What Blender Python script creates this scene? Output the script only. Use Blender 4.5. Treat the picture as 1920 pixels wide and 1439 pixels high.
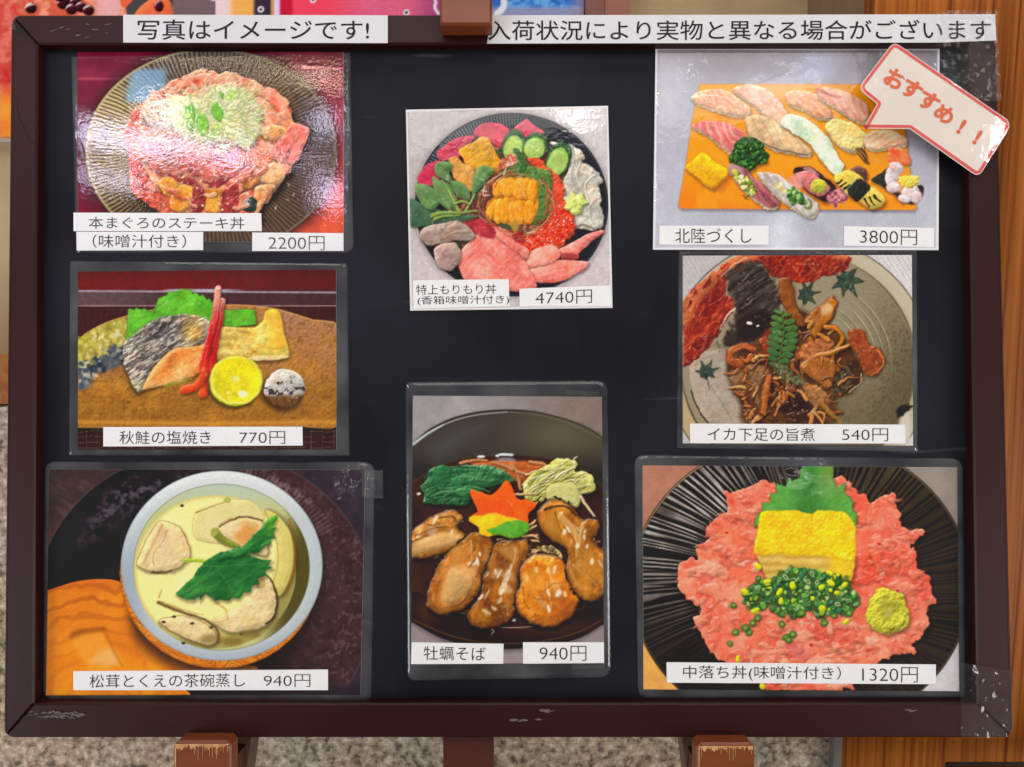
import bpy, math, random
import numpy as np

# ================================================================ camera, world, lamps, exposure
for o_ in list(bpy.data.objects): bpy.data.objects.remove(o_)
SC = bpy.context.scene; COL = SC.collection
F = 1480.0; W0, H0 = 1920.0, 1439.0                                # the photograph's focal length and size in its own pixels
PITCH, LEAN = math.radians(6.5), math.radians(8.0)
BC = np.array([0.0, 0.0, 1.05])                                    # a point on the blackboard's face
FWD = np.array([0, math.cos(PITCH), -math.sin(PITCH)]); UP = np.array([0, math.sin(PITCH), math.cos(PITCH)]); RT = np.array([1.0, 0, 0])
CAM = BC - .72 * FWD
NB = np.array([0, -math.cos(LEAN), math.sin(LEAN)]); VB = np.array([0, math.sin(LEAN), math.cos(LEAN)])   # the leaning board's normal and its up
cd = bpy.data.cameras.new('camera'); cam = bpy.data.objects.new('camera', cd); COL.objects.link(cam)
cd.sensor_width = 36.0; cd.sensor_fit = 'HORIZONTAL'; cd.lens = F / W0 * 36.0; cd.clip_start = .02; cd.clip_end = 60
cam.location = CAM; cam.rotation_euler = (math.pi / 2 - PITCH, 0, 0); SC.camera = cam
SC.view_settings.view_transform = 'Standard'; SC.view_settings.look = 'None'; SC.view_settings.exposure = 0; SC.view_settings.gamma = 1; SC.view_settings.use_curve_mapping = False
world = bpy.data.worlds.new('World'); SC.world = world; world.use_nodes = True
bg = world.node_tree.nodes['Background']; bg.inputs[0].default_value = (1.0, .97, .94, 1); bg.inputs[1].default_value = .30

def ray(px, py): return FWD + RT * (px - W0 / 2) / F + UP * (H0 / 2 - py) / F
def hit(px, py, p0, n):
    d = ray(px, py); return CAM + d * (np.dot(p0 - CAM, n) / np.dot(d, n))
def lamp(name, loc, target, sx, sy, power, col=(1, 1, 1)):
    l = bpy.data.lights.new(name, 'AREA'); l.shape = 'RECTANGLE'; l.size = sx; l.size_y = sy; l.energy = power; l.color = col
    o = bpy.data.objects.new(name, l); COL.objects.link(o); o.location = loc
    from mathutils import Vector
    o.rotation_euler = (Vector(target) - Vector(loc)).to_track_quat('-Z', 'Y').to_euler(); return o
def mirror_spot(px, py, h, dist):
    """where a lamp hangs whose reflection shows at this spot of the board"""
    p = hit(px, py, BC + NB * h, NB); d = p - CAM; d = d / np.linalg.norm(d); r = d - 2 * np.dot(d, NB) * NB
    return p + r * dist, p
lamp('ceiling_panel_lamp', (.35, -1.9, 2.75), (0, .05, 1.0), 1.8, .9, 16, (1, .96, .90))
lamp('side_fill_lamp', (-2.1, -1.25, .4), (0, 0, .8), .8, .9, 24, (.95, .96, 1))  # unseen fill lamp added low on the left
lamp('side_fill_lamp', (2.2, -1.25, .4), (0, 0, .8), .8, .9, 27, (1, .97, .92))  # unseen fill lamp added on the right to balance it
lamp('ceiling_strip_lamp', (.1, -.42, 2.7), (.1, -.1, 0), 2.2, .3, 9, (1, .96, .92))
# unseen lamps added, each mirrored in the glossy film as a glare patch
for px, py, w, h_, L, c_ in [(225,262,140,40,15,(.80,.74,1)), (385,284,130,26,13,(.84,.76,1)), (205,335,110,26,11,(.78,.74,1)), (306,206,60,34,13,(1,.98,.96)), (607,228,34,42,12,(.78,.72,1)), (616,362,46,46,13,(.9,.72,1)),
                              (545,297,140,5,20,(.88,.8,1)),(330,268,20,60,8,(.9,.9,1)),(440,300,60,24,10,(.9,.75,1)), (400,107,420,10,9,(1,.86,.6)), (615,147,90,18,9,(1,.8,.62)), (1085,216,56,24,16,(1,1,1)), (1870,268,30,44,20,(1,1,1)), (1466,160,110,40,3,(.8,.86,1)), (1290,133,22,10,8,(1,1,1)),
                              (1500,905,40,10,6,(1,.98,.9)), (1560,905,10,8,16,(1,.95,.8)), (652,905,12,10,10,(1,.98,.9)), (1800,120,20,60,14,(1,1,1)), (1850,160,30,30,6,(1,1,1)), (1880,1340,16,16,5,(1,1,1)), (1845,1300,14,10,5,(1,1,1))]:
    D = 1.5; sp, tg = mirror_spot(px, py, .003, D); k_ = (.72 + D) / F; sx, sy = w * k_, h_ * k_
    lamp('glare_lamp', sp, tg, sx, sy, 1.9 * L * math.pi * sx * sy, c_)
# ---------------------------------------------------------------- printing: the dishes on the printed photographs
def hsh(ix, iy, seed):
    n = (ix.astype(np.int64) * 374761393 + iy.astype(np.int64) * 668265263 + seed * 974711) & 0xffffffff
    n = ((n ^ (n >> 13)) * 1274126177) & 0xffffffff
    n = ((n ^ (n >> 16)) * 2246822519) & 0xffffffff
    return ((n ^ (n >> 15)) & 0xffffff) / float(0xffffff)

def vnoise(x, y, seed=0):
    ix = np.floor(x); iy = np.floor(y); fx = x - ix; fy = y - iy
    fx = fx * fx * (3 - 2 * fx); fy = fy * fy * (3 - 2 * fy)
    a = hsh(ix, iy, seed); b = hsh(ix + 1, iy, seed); c = hsh(ix, iy + 1, seed); d = hsh(ix + 1, iy + 1, seed)
    return (a * (1 - fx) + b * fx) * (1 - fy) + (c * (1 - fx) + d * fx) * fy

def fbm(x, y, s, seed=0, o=3, ang=0.0, ratio=1.0):
    if ang or ratio != 1.0:
        c, n = math.cos(ang), math.sin(ang)
        x, y = (x * c + y * n) / ratio, -x * n + y * c
    t = 0; w = 1.0; tot = 0
    for k in range(o):
        t = t + w * vnoise(x / s * 2**k + 17.3 * k, y / s * 2**k + 5.1 * k, seed + k); tot += w; w *= .55
    return t / tot

def chaikin(P, k, closed=True):
    P = np.asarray(P, float)
    for _ in range(k):
        if closed:
            Q = np.roll(P, -1, 0)
            P = np.stack([P * .75 + Q * .25, P * .25 + Q * .75], 1).reshape(-1, 2)
        else:
            a, b = P[:-1], P[1:]
            M = np.stack([a * .75 + b * .25, a * .25 + b * .75], 1).reshape(-1, 2)
            P = np.vstack([P[:1], M[1:-1], P[-1:]])
    return P

def sstep(a, b, x):
    t = np.clip((x - a) / (b - a), 0, 1)
    return t * t * (3 - 2 * t)

def mixc(a, b, t):
    a = np.asarray(a, float); b = np.asarray(b, float)
    return a + (b - a) * np.asarray(t)[..., None]

def spline(P, k):
    """closed outline that passes through its points"""
    P = np.asarray(P, float); n = {1: 3, 2: 5}.get(k, 5)
    a, b, c, d = np.roll(P, 1, 0), P, np.roll(P, -1, 0), np.roll(P, -2, 0); out = []
    for t in np.arange(n) / n:
        out.append(b * (2 * t**3 - 3 * t**2 + 1) + c * (-2 * t**3 + 3 * t**2) + .42 * (c - a) * (t**3 - 2 * t**2 + t) + .42 * (d - b) * (t**3 - t**2))
    return np.stack(out, 1).reshape(-1, 2)

class Canvas:
    """colours on a grid of points; X, Y are the points in the picture's own units"""
    def __init__(s, X, Y, base):
        s.X, s.Y = X, Y
        s.C = np.zeros(X.shape + (3,)) + np.asarray(base, float)
        s.px = abs(X[0, 1] - X[0, 0]); s.n = 0; s.u = s.px / 1.35; s.wx = s.wy = None; s.mo = 0.0
        s.cx0, s.cx1 = X.min(0), X.max(0); s.ry0, s.ry1 = Y.min(1), Y.max(1)
    def sl(s, x0, y0, x1, y1):
        c = np.where((s.cx1 >= x0) & (s.cx0 <= x1))[0]; r = np.where((s.ry1 >= y0) & (s.ry0 <= y1))[0]
        if len(c) == 0 or len(r) == 0: return None
        return (slice(r[0], r[-1] + 1), slice(c[0], c[-1] + 1))
    def organic(s, a=1.0, mottle=1.0):
        """from here on outlines wander a little and surfaces are mottled, as on real food"""
        u = s.u; s.mo = mottle
        s.wx = a * u * (5 * (fbm(s.X, s.Y, 26 * u, 901, 2) - .5) + 3.2 * (fbm(s.X, s.Y, 8 * u, 902, 2) - .5))
        s.wy = a * u * (5 * (fbm(s.X, s.Y, 26 * u, 903, 2) - .5) + 3.2 * (fbm(s.X, s.Y, 8 * u, 904, 2) - .5))
    def xy(s, q):
        if s.wx is None: return s.X[q], s.Y[q]
        return s.X[q] + s.wx[q], s.Y[q] + s.wy[q]
    def mask(s, m, col):
        col = np.asarray(col, float)
        s.C += (col - s.C) * np.asarray(m)[..., None]
    def tone(s, m):
        s.C *= np.asarray(m)[..., None]
    def _paint(s, q, sd, col, col2=None, ns=30, nr=1, na=0, nc=1.6, soft=None, rough=0, rs=10, edge=None,
               relief=0, R=30, bump=0, bs=12, spec=0, st=.25, a=1.0, fn=None, seed=None, stripe=None):
        s.n += 1; seed = s.n * 7 if seed is None else seed
        x, y = s.xy(q)
        if rough: sd = sd + rough * (fbm(x, y, rs, seed + 3, 2) - .5) * 2
        soft = s.px * (.8 if s.wx is None else 1.15) if soft is None else soft
        m = sstep(soft, -soft, sd) * a
        c = np.zeros(x.shape + (3,)) + np.asarray(col, float)
        if col2 is not None:
            t = np.clip((fbm(x, y, ns, seed, 4, na, nr) - .5) * nc + .5, 0, 1); c = mixc(c, col2, t)
        if fn is not None: c = fn(c, x, y, sd)
        if stripe:                       # (colour, period, angle, width 0..1, alpha, wobble)
            sc, per, an, wd, al, wob = stripe
            ph = (x * math.cos(an) + y * math.sin(an)) / per + wob * (fbm(x, y, per * 3, seed + 5, 2) - .5)
            t = sstep(1 - wd - .2, 1 - wd + .2, .5 + .5 * np.cos(ph * 2 * math.pi)) * al
            c = mixc(c, sc, t)
        if relief:
            h = np.sqrt(np.clip(-sd / R, 0, 1)) * R * .6
            if bump: h = h + bump * fbm(x, y, bs, seed + 9, 3)
            if h.shape[0] > 1 and h.shape[1] > 1:
                gy, gx = np.gradient(h, s.px)
                sh = np.clip(-( -.45 * gx - .8 * gy) * -1, -1.2, 1.2)
                lt = .45 * gx + .8 * gy          # lit from above left
                c = c * (1 + .78 * relief * np.clip(lt, -1.1, .9))[..., None]
                if spec:
                    sp = sstep(st, st + .35, lt * (.6 + .8 * fbm(x, y, bs * .8, seed + 11, 2))) * spec
                    c = mixc(c, (255, 250, 240), sp)
        if s.mo:
            u = s.u; t1 = fbm(x, y, 20 * u, seed + 21, 3) - .5; t2 = fbm(x, y, 5 * u, seed + 23, 2) - .5; t3 = fbm(x, y, 40 * u, seed + 25, 2) - .5
            c = c * (1 + s.mo * (.42 * t1 + .26 * t2 + .3 * t3))[..., None]
            c = mixc(c, c * np.array([1.08, .93, .84]), np.clip(3 * s.mo * (fbm(x, y, 13 * u, seed + 27, 2) - .5), 0, 1))
            gl = sstep(.70, .82, fbm(x, y, 6 * u, seed + 29, 2)) * sstep(.45, .6, fbm(x, y, 30 * u, seed + 31, 2)) * (sd < -2 * u); c = mixc(c, (250, 244, 232), .5 * s.mo * gl)
        if edge:                         # (colour, width, alpha)
            t = sstep(-edge[1], 0, sd) * edge[2]; c = mixc(c, edge[0], t)
        s.C[q] += (c - s.C[q]) * m[..., None]
    def poly(s, pts, col, sm=2, shadow=None, **k):
        P = spline(pts, sm) if sm else np.asarray(pts, float)
        pad = 3 * s.px + k.get('rough', 0) + (k.get('soft') or 0) + (abs(shadow[1]) + shadow[2] if shadow else 0)
        q = s.sl(P[:, 0].min() - pad, P[:, 1].min() - pad, P[:, 0].max() + pad, P[:, 1].max() + pad)
        if q is None: return
        x, y = s.xy(q)
        if shadow:                       # (dx, dy, blur, strength): the dish's own shade in the printed picture
            dx, dy, bl, stg = shadow
            sd = s._sd(x - dx, y - dy, P)
            s.C[q] *= (1 - .8 * stg * sstep(bl, -bl * .6, sd))[..., None]
        s._paint(q, s._sd(x, y, P), col, **k)
    @staticmethod
    def _sd(x, y, P):
        d = np.full(x.shape, 1e18); ins = np.zeros(x.shape, bool)
        A, B = P, np.roll(P, -1, 0)
        for (ax, ay), (bx, by) in zip(A, B):
            ex, ey = bx - ax, by - ay; wx, wy = x - ax, y - ay
            t = np.clip((wx * ex + wy * ey) / (ex * ex + ey * ey + 1e-9), 0, 1)
            d = np.minimum(d, (wx - ex * t)**2 + (wy - ey * t)**2)
            if ay != by:
                k = ((ay > y) != (by > y)) & (x < ex * (y - ay) / ey + ax)
                ins ^= k
        d = np.sqrt(d)
        return np.where(ins, -d, d)
    def ell(s, cx, cy, rx, ry, col, rot=0, shadow=None, **k):
        c, n = math.cos(rot), math.sin(rot)
        R_ = max(rx, ry) + 4 * s.px + k.get('rough', 0) + (k.get('soft') or 0) + (abs(shadow[1]) + shadow[2] if shadow else 0)
        q = s.sl(cx - R_, cy - R_, cx + R_, cy + R_)
        if q is None: return
        def sd(x, y):
            u = (x - cx) * c + (y - cy) * n; v = -(x - cx) * n + (y - cy) * c
            r = np.sqrt((u / rx)**2 + (v / ry)**2)
            return (r - 1) * np.minimum(np.sqrt(u * u + v * v + 1e-6) / (r + 1e-6), max(rx, ry))
        x, y = s.xy(q)
        if shadow:
            dx, dy, bl, stg = shadow
            s.C[q] *= (1 - .8 * stg * sstep(bl, -bl * .6, sd(x - dx, y - dy)))[..., None]
        s._paint(q, sd(x, y), col, **k)
    def line(s, pts, w, col, w2=None, sm=2, shadow=None, **k):
        P = chaikin(pts, sm, False) if sm and len(pts) > 2 else np.asarray(pts, float)
        w2 = w if w2 is None else w2; mw = max(w, w2)
        pad = mw + 3 * s.px + k.get('rough', 0) + (abs(shadow[1]) + shadow[2] if shadow else 0)
        q = s.sl(P[:, 0].min() - pad, P[:, 1].min() - pad, P[:, 0].max() + pad, P[:, 1].max() + pad)
        if q is None: return
        L = np.r_[0, np.cumsum(np.hypot(*(P[1:] - P[:-1]).T))]; T = L / (L[-1] + 1e-9)
        def sd(x, y):
            d = np.full(x.shape, 1e18)
            for i in range(len(P) - 1):
                (ax, ay), (bx, by) = P[i], P[i + 1]
                ex, ey = bx - ax, by - ay; wx, wy = x - ax, y - ay
                t = np.clip((wx * ex + wy * ey) / (ex * ex + ey * ey + 1e-9), 0, 1)
                d = np.minimum(d, np.hypot(wx - ex * t, wy - ey * t) - (w + (w2 - w) * (T[i] + (T[i + 1] - T[i]) * t)) / 2)
            return d
        x, y = s.xy(q)
        if shadow:
            dx, dy, bl, stg = shadow
            s.C[q] *= (1 - .8 * stg * sstep(bl, -bl * .6, sd(x - dx, y - dy)))[..., None]
        s._paint(q, sd(x, y), col, **k)
    def grain(s, amp, sc=3.0, seed=5):
        s.C *= (1 + amp * (fbm(s.X, s.Y, sc, seed, 2) - .5))[..., None]

def ring_ang(x, y, cx, cy, rx, ry):
    u, v = (x - cx) / rx, (y - cy) / ry
    return np.sqrt(u * u + v * v), np.arctan2(v, u)

def lobe(th, c, w):
    d = np.abs((th - c + math.pi) % (2 * math.pi) - math.pi)
    return np.exp(-(d / w)**2)

def serrate(pts, step, amp):
    """saw-toothed outline for a shiso leaf"""
    P = np.asarray(pts, float); out = []
    cen = P.mean(0)
    for a, b in zip(P, np.roll(P, -1, 0)):
        L = np.hypot(*(b - a)); n = max(1, int(L / step)); d = (b - a) / (L + 1e-9)
        nrm = np.array([d[1], -d[0]])
        if np.dot((a + b) / 2 - cen, nrm) < 0: nrm = -nrm
        for i in range(n):
            out.append(a + d * L * i / n); out.append(a + d * L * (i + .7) / n + nrm * amp)
    return out

def blobs(c, rng, region, n, r0, r1, cols, elong=1.6, **k):
    """scatter n little pieces inside a polygon"""
    P = np.asarray(region, float); lo, hi = P.min(0), P.max(0); got = 0
    while got < n:
        p = lo + (hi - lo) * rng.random_sample(2)
        if Canvas._sd(np.array([p[0]]), np.array([p[1]]), P)[0] > 0: continue
        got += 1; r = rng.uniform(r0, r1); col = cols[rng.randint(len(cols))]
        c.ell(p[0], p[1], r * rng.uniform(1, elong), r, col, rot=rng.uniform(0, 3.14), **k)
def paint_tuna_steak(c):
    X, Y = c.X, c.Y; rng = np.random.RandomState(1)
    c.C[:] = mixc((112, 26, 52), (206, 84, 84), sstep(1300, 1750, X) * sstep(150, 700, Y))
    c.mask(sstep(500, 1150, Y) * sstep(900, 1300, X), (212, 88, 62))
    c.mask(sstep(260, 90, Y), mixc((118, 34, 56), (110, 40, 54), sstep(600, 900, X)))
    c.mask(.5 * np.exp(-((Y - 205) / 55.)**2), (150, 52, 76))
    c.mask(.8 * np.exp(-((Y - 150 - .01 * X) / 8.)**2) * sstep(1350, 1450, X), (226, 128, 140))  # pink streaks, partly reflections painted into the print
    c.mask(.6 * np.exp(-((Y - 232 - .01 * X) / 9.)**2), (186, 84, 100))
    c.grain(.25, 60)
    r, th = ring_ang(X, Y, 946, 700, 812, 662)
    c.mask(.7 * sstep(1.12, .98, r), (60, 16, 30))
    d = mixc((108, 94, 76), (82, 72, 66), sstep(500, 1500, X))
    d = mixc(d, (206, 184, 132), lobe(th, -2.75, .5) * .95)
    d = mixc(d, (168, 146, 102), lobe(th, 2.9, .4) * .9)
    d = mixc(d, (126, 118, 116), lobe(th, -1.7, .5) * .8)
    d = mixc(d, (176, 140, 88), lobe(th, -.85, .33) * .8)
    d = mixc(d, (92, 72, 64), lobe(th, .3, .5))
    d = mixc(d, (104, 74, 46), lobe(th, 1.0, .5) * .8)
    d = mixc(d, (84, 62, 38), lobe(th, 2.2, .35))
    c.mask(sstep(1.004, .994, r), d)
    rib = np.cos(th * 165 + 7 * fbm(X, Y, 190, 3, 3) + 2 * r)
    band = sstep(.45, .62, r) * sstep(1.0, .965, r)
    c.mask(band * np.clip(rib * 1.3 - .1, 0, 1) * .85, mixc((56, 42, 26), (46, 34, 32), sstep(500, 1400, X)))
    c.mask(band * np.clip(-rib - .35, 0, 1) * .55, (226, 206, 160))
    c.mask(band * sstep(.55, .8, fbm(X, Y, 44, 6, 3)) * .4, (44, 32, 24))
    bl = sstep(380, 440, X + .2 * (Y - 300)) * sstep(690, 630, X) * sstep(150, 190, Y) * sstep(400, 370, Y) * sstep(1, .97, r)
    c.mask(bl * .78, (134, 178, 212))  # blue reflection painted into the plate's colour
    c.mask(np.exp(-((r - .985) / .010)**2) * .7, (206, 190, 132))
    c.mask(np.exp(-((r - 1.0) / .007)**2) * .6, (50, 34, 26))
    c.mask(.5 * sstep(1.0, .99, r) * sstep(600, 1000, X + .3 * Y), (74, 60, 54))
    c.organic(1.0, .9)
    bowl = [(385,560),(430,470),(520,370),(600,320),(690,240),(800,210),(850,170),(960,175),(1080,235),(1180,245),(1270,270),(1400,340),(1465,450),(1470,520),(1575,555),(1555,640),(1480,790),(1420,870),(1360,960),(1300,1020),(1260,1090),(1230,1140),(720,1140),(560,1060),(440,960),(420,800),(408,690),(395,620)]
    def bf(k, x, y, sd):
        n = fbm(x, y, 90, 11, 4); m = fbm(x, y, 34, 12, 3)
        k = mixc((206, 92, 72), (230, 140, 96), np.clip((n - .4) * 3, 0, 1))
        k = mixc(k, (120, 44, 40), np.clip((m - .58) * 5, 0, 1) * .55)
        return mixc(k, (250, 206, 180), np.clip((.36 - m) * 6, 0, 1) * .5)
    c.poly(bowl, (214, 110, 84), fn=bf, rough=10, rs=40, relief=.5, R=26, bump=26, bs=38, spec=.5, st=.3, shadow=(14, 22, 34, .75))
    S = dict(relief=.5, R=22, bump=16, bs=34, spec=.45, st=.3, shadow=(4, 9, 14, .4))
    pink, org, pale = (224, 104, 92), (228, 138, 70), (234, 164, 132)
    for ring_, n_, rx_, ry_ in ((0, 24, 462, 400), (1, 20, 355, 305)):
        for i in range(n_):                                                 # thin slices fanned round the bowl
            a = i / n_ * 6.283 + .13 * ring_ + rng.uniform(-.06, .06); cx, cy = 985 + rx_ * math.cos(a), 640 + ry_ * math.sin(a); t = a + 1.25 + rng.uniform(-.55, .55); L, w = rng.uniform(95, 135), rng.uniform(44, 62)
            ca, sa = math.cos(t), math.sin(t); P = [(cx + L * u * ca - w * v * sa, cy + L * u * sa + w * v * ca) for u, v in ((-1, -.5), (-.5, -.95), (.3, -.9), (.95, -.45), (1.05, .2), (.5, .9), (-.4, .85), (-1, .4))]
            k = [(226,112,96),(232,140,112),(216,100,80),(238,162,130),(222,128,84),(204,92,70)][rng.randint(6)]
            c.poly(P, k, col2=(244, 184, 150), ns=40, nr=2, na=t, relief=.4, R=16, bump=8, bs=24, spec=.5, st=.36, shadow=(3, 8, 12, .5), edge=((246, 196, 162), 7, .45))
            if rng.random_sample() < .6: c.ell(cx + rng.uniform(-30, 30), cy + rng.uniform(-20, 20), rng.uniform(18, 40), rng.uniform(10, 20), (132, 56, 34), rot=t, soft=14, a=.5)
    for P, k, k2 in [
        ([(1270,560),(1330,530),(1420,545),(1450,590),(1380,625),(1280,610)], (214,146,88), (230,176,116)),
        ([(1390,620),(1470,525),(1575,560),(1550,650),(1490,770),(1400,770),(1300,730)], (222,104,92), (238,160,136)),
        ([(1130,740),(1210,680),(1300,690),(1350,750),(1300,800),(1180,790)], (226,118,84), org),
        ([(1150,860),(1200,820),(1250,840),(1240,920),(1170,940)], (222,162,82), (206,130,60)),
        ([(1250,830),(1330,770),(1400,800),(1420,870),(1360,920),(1260,890)], (228,162,104), (236,190,140)),
        ([(1240,930),(1360,920),(1300,1010),(1260,1085),(1230,1130),(1220,1000)], (232,156,104), (240,180,130)),
        ([(600,910),(640,870),(710,870),(745,930),(720,990),(650,980)], (214,140,56), (228,170,84)),
        ([(700,980),(760,915),(830,940),(810,1050),(760,1090),(680,1060)], (218,134,44), (230,164,80)),
        ([(905,950),(960,925),(1020,960),(1005,1085),(920,1090),(900,1020)], (216,136,44), (232,172,84)),
    ]: c.poly(P, k, col2=k2, ns=40, **S)
    for P in [[(830,940),(905,950),(900,1085),(820,1085)], [(1020,960),(1110,900),(1130,1000),(1090,1090),(1010,1085)], [(640,840),(800,870),(1000,880),(1100,840),(1000,930),(800,920)]]:
        c.poly(P, (120, 34, 42), col2=(170, 62, 60), ns=24, relief=.5, R=14, bump=16, bs=16, spec=.5, a=.9)
    c.poly([(1150,1040),(1200,990),(1240,1020),(1235,1090),(1150,1090)], (28, 40, 40), col2=(80, 100, 96), ns=26, spec=.7, relief=.5, bump=14, bs=18)
    for i in range(26):                                                    # thin seared slices laid in a ring
        a = rng.uniform(0, 6.28); rr = rng.uniform(.55, .97); p = (985 + 520 * rr * math.cos(a), 640 + 450 * rr * math.sin(a)); t = a + 1.57 + rng.uniform(-.5, .5); L = rng.uniform(50, 110); w = rng.uniform(18, 40)
        if Canvas._sd(np.array([p[0]]), np.array([p[1]]), np.asarray(bowl, float))[0] > -30 or (p[0] - 985)**2 / 300**2 + (p[1] - 480)**2 / 200**2 < 1: continue
        k = [(232,126,112),(222,92,82),(238,160,124),(226,140,80),(206,96,66),(240,180,150),(160,60,56)][rng.randint(7)]
        c.line([(p[0] - L / 2 * math.cos(t), p[1] - L / 2 * math.sin(t)), (p[0] + 12 * math.cos(a), p[1] + 12 * math.sin(a)), (p[0] + L / 2 * math.cos(t), p[1] + L / 2 * math.sin(t))], w, k, w * .6, a=.8, relief=.45, R=12, bump=6, bs=14, spec=.4, st=.35, shadow=(3, 6, 8, .4), edge=((250, 200, 170), 5, .3))
    mid = [(540,640),(900,640),(1120,680),(1180,780),(1080,870),(800,880),(560,820)]
    c.poly(mid, (186, 92, 84), col2=(130, 66, 70), ns=60, nc=3, relief=.5, bump=24, bs=30, spec=.7, st=.25, soft=30, a=.55)
    for _ in range(90):                                                     # sesame and oil glints
        p = (rng.uniform(420, 1500), rng.uniform(600, 1085))
        c.ell(p[0], p[1], rng.uniform(5, 13), rng.uniform(4, 7), (246, 222, 170), rot=rng.uniform(0, 3), soft=3, a=rng.uniform(.3, .95))
    sil = [(490,520),(530,430),(600,370),(740,390),(760,480),(730,560),(620,560)]
    c.poly(sil, (150, 128, 112), col2=(214, 200, 186), ns=30, nc=3, relief=.7, bump=30, bs=24, spec=.6, a=.85)  # silvery patch of film glare painted into the print
    heap = [(700,360),(800,350),(900,330),(1000,270),(1080,270),(1180,320),(1260,420),(1270,500),(1240,620),(1180,690),(1060,640),(900,640),(780,610),(720,560),(690,470)]
    c.poly(heap, (206, 216, 150), col2=(228, 232, 190), ns=60, soft=20, shadow=(8, 16, 30, .6), rough=20, rs=40, relief=.3, R=60, bump=20, bs=24)
    for i in range(330):                                                    # shredded white onion
        a0 = rng.uniform(0, 6.28); rr = math.sqrt(rng.uniform(0, 1))
        p = (985 + 270 * rr * math.cos(a0), 470 + 180 * rr * math.sin(a0)); a = a0 + rng.uniform(-1.2, 1.2); L = rng.uniform(50, 150)
        q = [p, (p[0] + L * .5 * math.cos(a), p[1] + L * .5 * math.sin(a)), (p[0] + L * math.cos(a + rng.uniform(-.7, .7)), p[1] + L * .8 * math.sin(a + rng.uniform(-.7, .7)))]
        k = [(236, 240, 200), (246, 246, 226), (214, 226, 160), (190, 212, 130), (228, 234, 190)][rng.randint(5)]
        c.line(q, rng.uniform(4, 9), k, 3, a=.8, shadow=(2, 4, 5, .22))
    for P in [[(780,420),(830,400),(850,470),(830,540),(790,520)], [(860,480),(910,470),(935,540),(900,600),(865,560)], [(950,400),(985,390),(1025,460),(1010,510),(960,480)], [(790,540),(840,530),(820,580)], [(1000,320),(1030,330),(1020,360)]]:
        c.poly(P, (92, 172, 60), col2=(140, 206, 90), ns=24, relief=.5, R=14, spec=.4, edge=((60, 130, 44), 8, .6), a=.92)
    for p in [(820,505),(905,570),(985,545),(870,450),(1060,350),(1085,330),(960,600),(800,470)]:
        c.ell(p[0], p[1], 26, 17, (150, 206, 90), rot=rng.uniform(0, 3), a=.8); c.ell(p[0], p[1], 15, 9, (214, 230, 150), rot=.3, a=.8)
    for i in range(40):
        a0 = rng.uniform(0, 6.28); p = (985 + 280 * math.cos(a0), 475 + 190 * math.sin(a0)); a = a0 + rng.uniform(-.9, .9); L = rng.uniform(40, 110)
        c.line([p, (p[0] + L * .6 * math.cos(a), p[1] + L * .6 * math.sin(a)), (p[0] + L * math.cos(a + .5), p[1] + L * math.sin(a + .5))], 6, (240, 238, 206), 3, a=.85)
    c.grain(.12, 5)
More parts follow.
